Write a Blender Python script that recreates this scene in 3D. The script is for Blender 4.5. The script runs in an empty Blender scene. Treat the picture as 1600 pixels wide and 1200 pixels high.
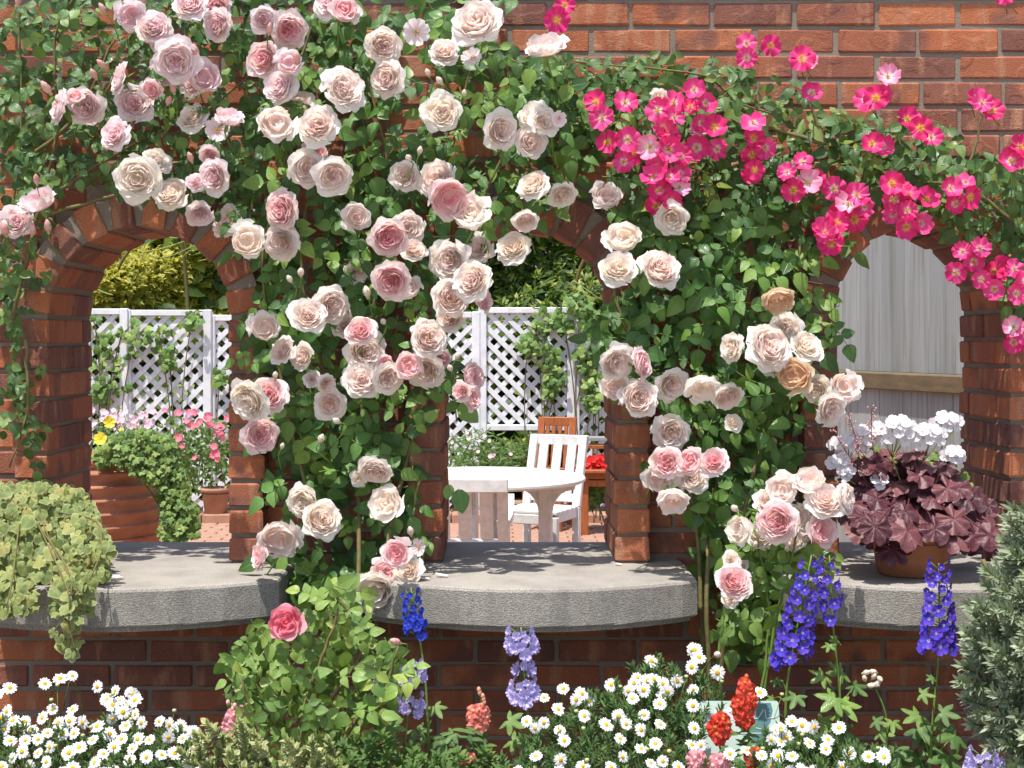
import bpy, math, random
from mathutils import Vector, Matrix
R = math.radians
PI = math.pi
S = bpy.context.scene
COL = S.collection
# ------------------------------------------------------------------ camera, world, sun, exposure
F, CX, CY, D0 = 2200.0, 780.0, 530.0, 3.75       # focal length and horizon of the photograph in its pixels; distance to the pier fronts
CZ = 0.597                                        # eye height over the sill tops (1.6 m over the patio)
PATIO = CZ - 1.6
BED = -0.72
cam = bpy.data.cameras.new('camera')
cam.sensor_width = 36; cam.lens = 36 * F / 1600
cam.shift_x = (800 - CX) / 1600; cam.shift_y = (CY - 600) / 1600
cam.clip_start = 0.05; cam.clip_end = 400
co = bpy.data.objects.new('camera', cam); COL.objects.link(co)
co.location = (0, -D0, CZ); co.rotation_euler = (R(90), 0, 0)
S.camera = co
SUN = Vector((-0.18, -0.33, 1.0)).normalized()    # towards the sun
elev = math.asin(SUN.z); azim = math.atan2(SUN.x, SUN.y)
w = bpy.data.worlds.new('World'); S.world = w; w.use_nodes = True
nt = w.node_tree; nt.nodes.clear()
sky = nt.nodes.new('ShaderNodeTexSky'); sky.sky_type = 'NISHITA'; sky.sun_disc = False
sky.sun_elevation = elev; sky.sun_rotation = azim; sky.air_density = 1.0; sky.dust_density = 2.0; sky.ozone_density = 1.0
bg = nt.nodes.new('ShaderNodeBackground'); bg.inputs['Strength'].default_value = 0.14
wo = nt.nodes.new('ShaderNodeOutputWorld')
nt.links.new(sky.outputs[0], bg.inputs[0]); nt.links.new(bg.outputs[0], wo.inputs[0])
sl = bpy.data.lights.new('sun', 'SUN'); sl.energy = 4.2; sl.angle = R(0.53); sl.color = (1.0, 0.96, 0.895)
so = bpy.data.objects.new('sun', sl); COL.objects.link(so)
so.rotation_euler = (-SUN).to_track_quat('-Z', 'Y').to_euler(); so.location = (-1, -2, 6)
S.view_settings.view_transform = 'Standard'; S.view_settings.look = 'None'
S.view_settings.gamma = 1; S.view_settings.use_curve_mapping = False
S.view_settings.exposure = 0.55
S.cycles.max_bounces = 10; S.cycles.diffuse_bounces = 6; S.cycles.transmission_bounces = 8; S.cycles.transparent_max_bounces = 4

# ------------------------------------------------------------------ helpers
def P(px, py, y):
    d = y + D0
    return Vector(((px - CX) * d / F, y, CZ + (CY - py) * d / F))
def K(n, y=0.0):                                   # photo pixels to metres at depth y
    return n * (y + D0) / F
WM = {}
def mesh_obj(name, me, M=None, parent=None, kind=None):
    o = bpy.data.objects.new(name, me); COL.objects.link(o)
    M = M or Matrix()
    if parent is not None:
        o.parent = parent; o.matrix_parent_inverse = WM[parent.name].inverted()
    o.matrix_basis = M; WM[o.name] = M
    if kind: o['kind'] = kind
    return o
def thing(name, label, cat, loc=(0, 0, 0), group=None):
    o = mesh_obj(name, None, Matrix.Translation(Vector(loc)))
    o.empty_display_size = 0.05
    o['label'] = label; o['category'] = cat
    if group: o['group'] = group
    return o
def tag(o, label, cat, group=None):
    o['label'] = label; o['category'] = cat
    if group: o['group'] = group
    return o
def basis(d, n, loc, s=1.0):                       # local Y along d, local Z along n
    d = d.normalized(); n = (n - d * n.dot(d))
    if n.length < 1e-4: n = d.orthogonal()
    n.normalize(); x = d.cross(n)
    if not hasattr(s, '__len__'): s = (s, s, s)
    return Matrix(((x.x * s[0], d.x * s[1], n.x * s[2], loc[0]), (x.y * s[0], d.y * s[1], n.y * s[2], loc[1]),
                   (x.z * s[0], d.z * s[1], n.z * s[2], loc[2]), (0, 0, 0, 1)))
def facing(z, loc, s=1.0, spin=0.0):               # local Z along z
    z = z.normalized(); a = z.orthogonal().normalized(); a = Matrix.Rotation(spin, 3, z) @ a
    return basis(a, z, loc, s)
def rv(rg, s=1.0):
    return Vector((rg.uniform(-s, s), rg.uniform(-s, s), rg.uniform(-s, s)))

class MB:
    def __init__(s):
        s.v = []; s.f = []; s.uv = []; s.t = []; s.r = []; s.m = []
    def vert(s, p, uv=(0.5, 0.5), t=0.0, r=0.0):
        s.v.append(tuple(p)); s.uv.append(uv); s.t.append(t); s.r.append(r); return len(s.v) - 1
    def face(s, idx, m=0):
        s.f.append(tuple(idx)); s.m.append(m)
    def grid(s, rows, uvs=None, ts=None, r=0.0, m=0, close=False):
        base = len(s.v); nr, nc = len(rows), len(rows[0])
        for i in range(nr):
            for j in range(nc):
                s.vert(rows[i][j], uvs[i][j] if uvs else (j / max(1, nc - 1), i / max(1, nr - 1)), ts[i][j] if ts else 0.0, r)
        for i in range(nr - 1):
            for j in range(nc if close else nc - 1):
                a = base + i * nc + j; b = base + i * nc + (j + 1) % nc
                s.face((a, b, b + nc, a + nc), m)
    def tube(s, pts, rad, n=5, m=0, cap=True, t=0.0, r=0.0):
        pts = [Vector(p) for p in pts]; rows = []
        if not hasattr(rad, '__len__'): rad = [rad] * len(pts)
        up = Vector((0.31, 0.2, 0.93))
        for i, p in enumerate(pts):
            tg = (pts[min(i + 1, len(pts) - 1)] - pts[max(i - 1, 0)])
            if tg.length < 1e-9: tg = Vector((0, 0, 1))
            tg.normalize(); a = tg.cross(up)
            if a.length < 1e-3: a = tg.orthogonal()
            a.normalize(); b = tg.cross(a)
            rows.append([p + (a * math.cos(q) + b * math.sin(q)) * rad[i] for q in [2 * PI * k / n for k in range(n)]])
        base = len(s.v); s.grid(rows, None, [[t] * n for _ in rows], r, m, close=True)
        if cap:
            s.face(list(range(base, base + n))[::-1], m); e = base + n * (len(pts) - 1); s.face(list(range(e, e + n)), m)
    def box(s, c, d, M=None, m=0, ch=0.0, r=0.0, t=0.0):
        c = Vector(c); hx, hy, hz = d[0] / 2, d[1] / 2, d[2] / 2
        base = len(s.v)
        if ch <= 0:
            for x in (-hx, hx):
                for y in (-hy, hy):
                    for z in (-hz, hz):
                        p = Vector((x, y, z)); p = (M @ p) if M else p
                        s.vert(p + c, (x + y, z), t, r)
            for q in ((0, 1, 3, 2), (4, 6, 7, 5), (0, 4, 5, 1), (2, 3, 7, 6), (0, 2, 6, 4), (1, 5, 7, 3)):
                s.face([base + k for k in q], m)
            return
        idx = {}
        for sx in (-1, 1):
            for sy in (-1, 1):
                for sz in (-1, 1):
                    for ax in range(3):
                        p = [sx * (hx - ch), sy * (hy - ch), sz * (hz - ch)]
                        p[ax] = (sx * hx, sy * hy, sz * hz)[ax]
                        q = Vector(p); q = (M @ q) if M else q
                        idx[sx, sy, sz, ax] = s.vert(q + c, (p[0] + p[1], p[2]), t, r)
        I = lambda sg, ax: idx[sg[0], sg[1], sg[2], ax]
        for ax in range(3):
            o1, o2 = [k for k in range(3) if k != ax]
            for sg in (-1, 1):
                q = []
                for u, v in ((-1, -1), (1, -1), (1, 1), (-1, 1)):
                    g = [0, 0, 0]; g[ax] = sg; g[o1] = u; g[o2] = v; q.append(I(g, ax))
                s.face(q, m)
            for u in (-1, 1):
                for v in (-1, 1):
                    g0 = [0, 0, 0]; g1 = [0, 0, 0]; g0[o1] = g1[o1] = u; g0[o2] = g1[o2] = v; g0[ax] = -1; g1[ax] = 1
                    s.face((I(g0, o1), I(g1, o1), I(g1, o2), I(g0, o2)), m)
        for sx in (-1, 1):
            for sy in (-1, 1):
                for sz in (-1, 1):
                    s.face([idx[sx, sy, sz, a] for a in range(3)], m)
    def lathe(s, prof, c=(0, 0, 0), n=32, m=0):
        c = Vector(c)
        rows = [[c + Vector((r * math.cos(2 * PI * k / n), r * math.sin(2 * PI * k / n), z)) for k in range(n)] for r, z in prof]
        s.grid(rows, m=m, close=True)
    def add(s, o, M, r=None, moff=0):               # append another MB transformed
        base = len(s.v)
        for k, p in enumerate(o.v):
            s.v.append(tuple(M @ Vector(p)))
        s.uv += o.uv; s.t += o.t; s.r += (o.r if r is None else [(x + r) % 1.0 for x in o.r])
        for q, mm in zip(o.f, o.m):
            s.f.append(tuple(base + k for k in q)); s.m.append(mm + moff)
    def build(s, name, mats, smooth=True, fix=False):
        me = bpy.data.meshes.new(name); me.from_pydata(s.v, [], s.f)
        for mt in (mats if isinstance(mats, (list, tuple)) else [mats]): me.materials.append(mt)
        nl = len(me.loops); li = [0] * nl; me.loops.foreach_get('vertex_index', li)
        uvl = me.uv_layers.new(name='UVMap'); flat = [0.0] * (2 * nl)
        for k, vi in enumerate(li): flat[2 * k], flat[2 * k + 1] = s.uv[vi]
        uvl.data.foreach_set('uv', flat)
        a = me.attributes.new('t', 'FLOAT', 'POINT'); a.data.foreach_set('value', s.t)
        a = me.attributes.new('r', 'FLOAT', 'POINT'); a.data.foreach_set('value', s.r)
        me.polygons.foreach_set('use_smooth', [smooth] * len(me.polygons))
        me.polygons.foreach_set('material_index', s.m)
        if fix:
            import bmesh
            bm = bmesh.new(); bm.from_mesh(me); bmesh.ops.recalc_face_normals(bm, faces=bm.faces); bm.to_mesh(me); bm.free()
        me.update(); return me

# ------------------------------------------------------------------ materials
class NT:
    def __init__(s, name):
        s.mat = bpy.data.materials.new(name); s.mat.use_nodes = True
        s.t = s.mat.node_tree; s.t.nodes.clear(); s.out = s.n('ShaderNodeOutputMaterial')
    def n(s, typ, **kw):
        nd = s.t.nodes.new(typ)
        for k, v in kw.items(): setattr(nd, k, v)
        return nd
    def l(s, a, b): s.t.links.new(a, b)
    def set(s, sock, v):
        if isinstance(v, bpy.types.NodeSocket): s.l(v, sock)
        else: sock.default_value = v
    def math(s, op, a, b=0.0, c=0.0, clamp=False):
        nd = s.n('ShaderNodeMath', operation=op, use_clamp=clamp)
        for k, v in enumerate((a, b, c)): s.set(nd.inputs[k], v)
        return nd.outputs[0]
    def mix(s, f, a, b):
        nd = s.n('ShaderNodeMix', data_type='RGBA')
        s.set(nd.inputs[0], f); s.set(nd.inputs[6], rgba(a)); s.set(nd.inputs[7], rgba(b)); return nd.outputs[2]
    def noise(s, vec, scale, detail=3, rough=0.55, dist=0.0):
        nd = s.n('ShaderNodeTexNoise'); s.l(vec, nd.inputs['Vector'])
        nd.inputs['Scale'].default_value = scale; nd.inputs['Detail'].default_value = detail
        nd.inputs['Roughness'].default_value = rough; nd.inputs['Distortion'].default_value = dist; return nd.outputs[0]
    def ramp(s, f, stops):
        nd = s.n('ShaderNodeValToRGB'); cr = nd.color_ramp
        while len(cr.elements) < len(stops): cr.elements.new(0.5)
        for e, (p, c) in zip(cr.elements, stops): e.position = p; e.color = rgba(c)
        s.set(nd.inputs[0], f); return nd.outputs[0]
    def mapr(s, v, a, b, c=0.0, d=1.0):
        nd = s.n('ShaderNodeMapRange'); s.set(nd.inputs[0], v)
        for k, q in zip((1, 2, 3, 4), (a, b, c, d)): nd.inputs[k].default_value = q
        return nd.outputs[0]
    def scale(s, vec, sc):
        nd = s.n('ShaderNodeMapping'); s.l(vec, nd.inputs[0]); nd.inputs['Scale'].default_value = sc; return nd.outputs[0]
    def attr(s, name): return s.n('ShaderNodeAttribute', attribute_name=name).outputs['Fac']
    def rand(s): return s.n('ShaderNodeObjectInfo').outputs['Random']
    def pos(s, off=True):
        g = s.n('ShaderNodeNewGeometry').outputs['Position']
        if not off: return g
        oi = s.rand(); v = s.n('ShaderNodeCombineXYZ')
        for k, q in enumerate((37.0, 91.0, 53.0)): s.l(s.math('MULTIPLY', oi, q), v.inputs[k])
        a = s.n('ShaderNodeVectorMath', operation='ADD'); s.l(g, a.inputs[0]); s.l(v.outputs[0], a.inputs[1]); return a.outputs[0]
    def bump(s, h, strength, dist):
        b = s.n('ShaderNodeBump'); s.set(b.inputs['Strength'], strength); b.inputs['Distance'].default_value = dist
        s.l(h, b.inputs['Height']); return b.outputs[0]
    def done(s, col, rough=0.6, spec=0.4, normal=None, trans=0.0, tcol=None):
        p = s.n('ShaderNodeBsdfPrincipled')
        s.set(p.inputs['Base Color'], rgba(col)); s.set(p.inputs['Roughness'], rough)
        p.inputs['Specular IOR Level'].default_value = spec
        if normal is not None: s.l(normal, p.inputs['Normal'])
        o = p.outputs[0]
        if trans > 0:
            tr = s.n('ShaderNodeBsdfTranslucent'); s.set(tr.inputs[0], rgba(tcol if tcol is not None else col))
            if normal is not None: s.l(normal, tr.inputs['Normal'])
            mx = s.n('ShaderNodeMixShader'); mx.inputs[0].default_value = trans
            s.l(o, mx.inputs[1]); s.l(tr.outputs[0], mx.inputs[2]); o = mx.outputs[0]
        s.l(o, s.out.inputs[0]); return s.mat
def rgba(c):
    if isinstance(c, bpy.types.NodeSocket): return c
    return (c[0], c[1], c[2], 1.0)

def m_brick(name, dull=0.0):
    k = NT(name); p = k.pos(); r = k.rand()
    base = k.ramp(r, [(0.0, (.18, .082, .066)), (.2, (.27, .105, .072)), (.45, (.39, .130, .066)), (.76, (.47, .155, .070)), (1.0, (.52, .19, .090))])
    stk = k.noise(k.scale(p, (28, 28, 5)), 1.0, 3, .6)
    c = k.mix(k.mapr(stk, .52, .66, 0, .75), base, (.50, .245, .145))
    pt = k.noise(p, 9.0, 2, .5)
    c = k.mix(k.mapr(pt, .53, .66, 0, .75), c, (.17, .085, .075))
    fine = k.noise(p, 260.0, 2, .7)
    c = k.mix(k.mapr(fine, .35, .72, 0.0, .5), c, (.16, .055, .035))
    ash = k.noise(p, 60.0, 4, .7)
    c = k.mix(k.mapr(ash, .62, .80, 0, .45), c, (.42, .33, .27))
    crk = k.noise(k.scale(p, (75, 75, 150)), 1.0, 4, .7, .8)
    gate = k.mapr(k.noise(p, 14.0, 1), .52, .60)
    h = k.math('ADD', k.math('MULTIPLY', k.math('MULTIPLY', crk, gate), 1.3), k.math('MULTIPLY', fine, .7))
    return k.done(c, .86, .25, k.bump(h, .9, .004))
def m_mortar(name):
    k = NT(name); p = k.pos(False)
    n1 = k.noise(p, 300, 3, .7); n2 = k.noise(p, 12, 3)
    c = k.mix(n1, (.17, .14, .11), (.36, .305, .245)); c = k.mix(k.mapr(n2, .4, .7, 0, .5), c, (.22, .17, .14))
    return k.done(c, .95, .1, k.bump(n1, .9, .004))
def m_stone(name):
    k = NT(name); p = k.pos(False); g = k.n('ShaderNodeNewGeometry')
    n1 = k.noise(p, 420, 2, .75); n2 = k.noise(p, 7, 4, .6); n3 = k.noise(k.scale(p, (150, 150, 380)), 1.0, 2, .6, .2)
    sep = k.n('ShaderNodeSeparateXYZ'); k.l(g.outputs['Normal'], sep.inputs[0])
    front = k.mapr(k.math('ABSOLUTE', sep.outputs[2]), .3, .7, 1, 0)
    c = k.mix(k.mapr(n1, .36, .64), (.20, .186, .165), (.52, .48, .42))
    c = k.mix(k.mapr(n2, .40, .68, 0, .55), c, (.20, .18, .16))
    c = k.mix(k.math('MULTIPLY', k.mapr(n3, .38, .60, .38, 0), front), c, (.10, .09, .08))
    bl = k.noise(p, 26, 5, .7); c = k.mix(k.mapr(bl, .58, .72, 0, .4), c, (.15, .14, .12)); bl2 = k.noise(p, 40, 4, .7, .5); c = k.mix(k.mapr(bl2, .64, .74, 0, .5), c, (.52, .49, .40))
    st = k.noise(k.scale(p, (14, 14, 1.2)), 1.0, 3)
    c = k.mix(k.math('MULTIPLY', k.mapr(st, .52, .7, 0, .35), front), c, (.15, .14, .125))
    h = k.math('ADD', k.math('MULTIPLY', n1, .6), k.math('MULTIPLY', k.math('MULTIPLY', n3, front), 1.2))
    return k.done(c, .92, .15, k.bump(h, .8, .0022))
def m_leaf(name, stops, rough=.36, trans=.18, vein=.5, tcol=(.20, .34, .03), vcol=None, spec=.5, edge=None):
    k = NT(name)
    rr = k.math('FRACT', k.math('ADD', k.rand(), k.attr('r')))
    c = k.ramp(rr, stops)
    uv = k.n('ShaderNodeTexCoord').outputs['UV']; sp = k.n('ShaderNodeSeparateXYZ'); k.l(uv, sp.inputs[0])
    du = k.math('ABSOLUTE', k.math('SUBTRACT', sp.outputs[0], .5))
    mid = k.mapr(du, .012, .05, 1, 0)
    w = k.math('SINE', k.math('MULTIPLY', k.math('SUBTRACT', sp.outputs[1], k.math('MULTIPLY', du, .7)), 52.0))
    sv = k.mapr(w, .75, 1.0)
    vv = k.math('MAXIMUM', k.math('MULTIPLY', mid, .9), k.math('MULTIPLY', sv, .45))
    c = k.mix(k.math('MULTIPLY', vv, vein), c, vcol or (.19, .30, .07))
    if edge is not None:
        e = k.mapr(k.attr('t'), edge[0], edge[1]); c = k.mix(e, c, edge[2])
    nz = k.noise(k.pos(), 45, 2); c = k.mix(k.mapr(nz, .5, .75, 0, .35), c, (.05, .09, .02) if edge is None else (.30, .36, .10))
    return k.done(c, k.mapr(k.noise(k.pos(), 20, 1), .35, .65, rough - .06, rough + .14), spec, k.bump(k.math('SUBTRACT', k.math('MULTIPLY', w, .25), vv), .45, .0015), trans, tcol)
def m_petal(name, inner, outer, var=(1, .93, .86), trans=.45, rough=.62, lo=.15, hi=.85, pw=.35):
    k = NT(name)
    t = k.mapr(k.attr('t'), lo, hi)
    c = k.mix(t, inner, outer)
    c = k.mix(k.math('MULTIPLY', k.rand(), pw), c, var)
    c = k.mix(k.math('MULTIPLY', k.math('GREATER_THAN', k.attr('r'), .90), .35), c, (.86, .70, .48))
    nz = k.noise(k.pos(), 110, 2); c = k.mix(k.mapr(nz, .55, .8, 0, .12), c, inner)
    uv = k.n('ShaderNodeTexCoord').outputs['UV']
    v = k.noise(k.scale(uv, (26, 2, 1)), 1.0, 2)
    return k.done(c, rough, .22, k.bump(v, .25, .001), trans, c)
def m_plain(name, c1, c2=None, scale=30, rough=.7, spec=.3, bump=.2, stretch=(1, 1, 1), trans=0.0, off=True, bd=.002):
    k = NT(name); p = k.pos(off); n = k.noise(k.scale(p, stretch), scale, 4, .6)
    c = k.mix(k.mapr(n, .32, .68), c1, c2 or tuple(x * .75 for x in c1))
    return k.done(c, rough, spec, k.bump(n, bump, bd), trans, c)
def m_flower(name, stops, rough=.5, trans=.25, jit=None):
    k = NT(name); t = k.attr('t')
    c = k.ramp(t, stops)
    if jit: c = k.mix(k.math('MULTIPLY', k.math('FRACT', k.math('ADD', k.rand(), k.attr('r'))), .6), c, jit)
    return k.done(c, rough, .25, None, trans, c)

M = {}
M['brick'] = m_brick('brick_face'); M['mortar'] = m_mortar('mortar'); M['stone'] = m_stone('granite')
M['leaf_mid'] = m_leaf('leaf_mid', [(0, (.032, .090, .020)), (.3, (.055, .15, .028)), (.65, (.11, .235, .042)), (1, (.22, .35, .06))])
M['leaf_small'] = m_leaf('leaf_small', [(0, (.030, .085, .022)), (.45, (.055, .135, .030)), (.8, (.10, .205, .045)), (1, (.19, .29, .06))], rough=.33)
M['leaf_magenta'] = m_leaf('leaf_magenta', [(0, (.036, .090, .020)), (.5, (.060, .145, .030)), (.85, (.11, .20, .04)), (1, (.22, .27, .05))], rough=.34)
M['leaf_young'] = m_leaf('leaf_young', [(0, (.09, .18, .035)), (.4, (.16, .28, .055)), (.8, (.25, .38, .08)), (1, (.36, .44, .09))], rough=.36, trans=.25)
M['leaf_herb'] = m_leaf('leaf_herb', [(0, (.05, .12, .03)), (.5, (.09, .18, .04)), (1, (.16, .26, .05))], rough=.5, trans=.22)
M['leaf_daisy'] = m_leaf('leaf_daisy', [(0, (.045, .105, .03)), (.5, (.075, .155, .045)), (1, (.13, .22, .06))], rough=.55, vein=.1)
M['leaf_ivy_pale'] = m_leaf('leaf_ivy_pale', [(0, (.13, .19, .05)), (.5, (.20, .26, .07)), (.85, (.30, .33, .09)), (1, (.36, .30, .09))], rough=.5, vein=.25, vcol=(.40, .42, .18), edge=(.8, 1.0, (.44, .45, .20)), trans=.2, tcol=(.35, .40, .08))
M['leaf_ivy'] = m_leaf('leaf_ivy', [(0, (.07, .15, .03)), (.5, (.13, .24, .045)), (1, (.26, .36, .08))], rough=.5, vein=.2, trans=.2)
M['leaf_gold'] = m_leaf('leaf_gold', [(0, (.22, .28, .04)), (.3, (.40, .42, .07)), (.7, (.56, .54, .11)), (1, (.70, .62, .20))], rough=.5, vein=0, trans=.5, tcol=(.75, .70, .08))
M['leaf_hedge'] = m_leaf('leaf_hedge', [(0, (.035, .07, .012)), (.5, (.08, .14, .022)), (.82, (.22, .28, .04)), (1, (.48, .50, .09))], rough=.45, vein=0, trans=.35)
M['leaf_grey'] = m_leaf('leaf_grey', [(0, (.22, .28, .17)), (.5, (.35, .41, .26)), (1, (.49, .54, .38))], rough=.65, vein=.15, trans=.12, vcol=(.3, .36, .24))
M['leaf_cream'] = m_leaf('leaf_cream', [(0, (.14, .22, .05)), (.5, (.28, .33, .10)), (1, (.52, .52, .24))], rough=.5, vein=.2, edge=(.45, .8, (.66, .63, .36)))
M['petal_pale'] = m_petal('petal_pale', (.955, .77, .71), (.965, .915, .875), (.965, .93, .91))
M['petal_pink'] = m_petal('petal_pink', (.93, .50, .54), (.96, .84, .83), (.95, .76, .76), lo=.15, hi=.8)
M['petal_cream'] = m_petal('petal_cream', (.96, .83, .74), (.965, .925, .87), (.95, .92, .87))
M['petal_faded'] = m_petal('petal_faded', (.86, .62, .48), (.84, .70, .52), (.74, .52, .34))
M['petal_blush'] = m_petal('petal_blush', (.94, .66, .70), (.965, .88, .885), (.95, .88, .88), lo=.15, hi=.8)
M['petal_rosepink'] = m_petal('petal_rosepink', (.84, .16, .27), (.86, .38, .46), (.88, .5, .56), lo=.1, hi=.9)
M['magenta'] = m_flower('magenta_petal', [(0, (.85, .60, .25)), (.14, (.86, .78, .66)), (.28, (.84, .42, .52)), (.42, (.80, .05, .24)), (1, (.75, .022, .17))], jit=(.84, .12, .36))
M['magenta_deep'] = m_flower('magenta_deep_petal', [(0, (.85, .55, .08)), (.20, (.86, .52, .10)), (.34, (.80, .10, .16)), (.5, (.75, .025, .15)), (1, (.70, .016, .14))], jit=(.80, .05, .26))
M['magenta_faded'] = m_flower('magenta_faded_petal', [(0, (.85, .70, .45)), (.2, (.88, .82, .80)), (.5, (.86, .40, .55)), (1, (.82, .16, .36))], jit=(.88, .50, .64))
M['stamen'] = m_plain('stamen_yellow', (.78, .50, .05), (.6, .34, .03), 200)
M['daisy_white'] = m_flower('daisy_petal', [(0, (.74, .72, .58)), (.3, (.78, .78, .76)), (1, (.80, .80, .79))], trans=.15)
M['daisy_eye'] = m_plain('daisy_eye', (.78, .46, .02), (.62, .30, .015), 500, .8, .2, .8)
M['blue'] = m_flower('blue_petal', [(0, (.75, .72, .8)), (.12, (.55, .5, .8)), (.25, (.055, .05, .50)), (1, (.085, .055, .56))], jit=(.17, .07, .55))
M['royal'] = m_flower('royal_blue_petal', [(0, (.2, .2, .6)), (.25, (.02, .045, .50)), (1, (.03, .075, .60))], jit=(.02, .03, .42))
M['lilac'] = m_flower('lilac_petal', [(0, (.60, .62, .60)), (.3, (.40, .34, .72)), (1, (.52, .46, .80))], jit=(.62, .52, .78))
M['scarlet'] = m_flower('scarlet_petal', [(0, (.74, .22, .04)), (.4, (.70, .05, .022)), (1, (.60, .03, .022))], jit=(.74, .12, .08))
M['coral'] = m_flower('coral_petal', [(0, (.8, .4, .25)), (.4, (.78, .17, .12)), (1, (.76, .22, .18))], jit=(.8, .3, .24))
M['salmon'] = m_flower('salmon_petal', [(0, (.85, .55, .45)), (.4, (.84, .30, .34)), (1, (.84, .36, .42))], jit=(.86, .42, .46))
M['white_petal'] = m_flower('white_petal', [(0, (.74, .66, .64)), (.3, (.80, .78, .79)), (1, (.80, .78, .80))], jit=(.76, .68, .73))
M['red_petal'] = m_flower('red_petal', [(0, (.6, .02, .02)), (1, (.72, .02, .02))], jit=(.75, .06, .05))
M['yellow_petal'] = m_flower('yellow_petal', [(0, (.7, .4, .02)), (.3, (.85, .66, .03)), (1, (.88, .76, .10))])
M['pink_petal'] = m_flower('pink_petal', [(0, (.85, .75, .5)), (.25, (.86, .66, .72)), (1, (.86, .70, .76))], jit=(.84, .48, .58))
M['hotpink_petal'] = m_flower('hotpink_petal', [(0, (.8, .3, .3)), (1, (.80, .13, .25))], jit=(.82, .28, .38))
M['cane'] = m_plain('cane_bark', (.16, .17, .05), (.15, .09, .05), 60, .7)
M['stem'] = m_plain('green_stem', (.16, .25, .05), (.12, .19, .04), 40, .5, trans=.0)
M['stem_pale'] = m_plain('pale_stem', (.34, .36, .10), (.22, .25, .06), 40, .5)
M['bud'] = m_plain('bud_green', (.36, .42, .16), (.5, .48, .25), 60, .5)
M['bud_pink'] = m_plain('bud_pink', (.78, .30, .32), (.80, .50, .44), 60, .5, trans=.15)
M['white_paint'] = m_plain('white_paint', (.75, .75, .74), (.60, .60, .58), 26, .45, .4, .1, off=False)
M['trellis'] = m_plain('weathered_white', (.80, .81, .83), (.62, .63, .66), 9, .6, .3, .2)
M['teak'] = m_plain('teak', (.40, .125, .035), (.27, .075, .022), 10, .45, .4, .2, stretch=(6, 6, 1))
M['terracotta'] = m_plain('terracotta', (.46, .20, .105), (.34, .13, .07), 14, .85, .2, .4)
M['terra_dark'] = m_plain('terracotta_worn', (.50, .23, .13), (.30, .13, .08), 5, .85, .2, .5, stretch=(1, 1, 3))
M['terra_pale'] = m_plain('terracotta_pale', (.44, .25, .17), (.33, .18, .12), 8, .85, .2, .4)
M['soil'] = m_plain('soil', (.055, .034, .022), (.020, .013, .009), 40, .95, .1, 1.0, off=False, bd=.02)
M['paver'] = m_plain('clay_paver', (.42, .25, .18), (.33, .185, .13), 16, .85, .2, .4)
M['path'] = m_plain('bounce_paving', (.56, .50, .43), (.48, .43, .37), 5, .9, .1, .3, off=False)  # for the unseen ground sheet, pale so that it bounces fill light
M['earth'] = m_plain('earth', (.22, .17, .12), (.15, .12, .085), 3, .95, .1, .5, off=False)
M['plate'] = m_plain('sign_plate', (.40, .50, .44), (.36, .46, .41), 6, .35, .5, 0.0, off=False)
M['plate_dark'] = m_plain('sign_dark', (.085, .19, .18), (.07, .16, .155), 6, .35, .5, 0.0, off=False)
M['ink'] = m_plain('sign_white', (.82, .84, .84), (.8, .8, .8), 6, .5)
M['ink_pink'] = m_plain('sign_pink', (.78, .52, .60), (.80, .70, .72), 90, .5)

def m_fence():
    k = NT('grey_boards'); p = k.pos(); c0 = k.mix(k.rand(), (.28, .285, .275), (.37, .375, .365))
    g = k.noise(k.scale(p, (30, 30, 1.1)), 1.0, 5, .65); g2 = k.noise(k.scale(p, (7, 7, .7)), 1.0, 3)
    c = k.mix(k.mapr(g, .48, .66, 0, .65), c0, (.17, .165, .14)); c = k.mix(k.mapr(g2, .52, .7, 0, .5), c, (.23, .21, .165))
    return k.done(c, .8, .2, k.bump(g, .4, .004))
M['fence'] = m_fence()
M['rail'] = m_plain('ochre_rail', (.20, .135, .07), (.12, .095, .06), 9, .8, .2, .5, stretch=(1, 1, 4))
def m_heuchera():
    k = NT('heuchera_leaf'); rr = k.math('FRACT', k.math('ADD', k.rand(), k.attr('r')))
    c = k.ramp(rr, [(0, (.050, .014, .020)), (.45, (.095, .024, .034)), (.8, (.15, .045, .052)), (1, (.21, .085, .085))])
    uv = k.n('ShaderNodeTexCoord').outputs['UV']; sp = k.n('ShaderNodeSeparateXYZ'); k.l(uv, sp.inputs[0])
    vn = k.math('ABSOLUTE', k.math('SINE', k.math('MULTIPLY', sp.outputs[0], PI * 9)))
    vv = k.mapr(vn, .0, .22, 1, 0)
    nz = k.noise(k.pos(), 90, 3)
    c = k.mix(k.mapr(nz, .45, .7, 0, .5), c, (.17, .075, .08)); c = k.mix(k.math('MULTIPLY', vv, .7), c, (.05, .012, .02))
    return k.done(c, .46, .38, k.bump(k.math('ADD', k.math('MULTIPLY', vn, .3), nz), .7, .003), .08, (.3, .03, .05))
M['heuchera'] = m_heuchera()

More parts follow.
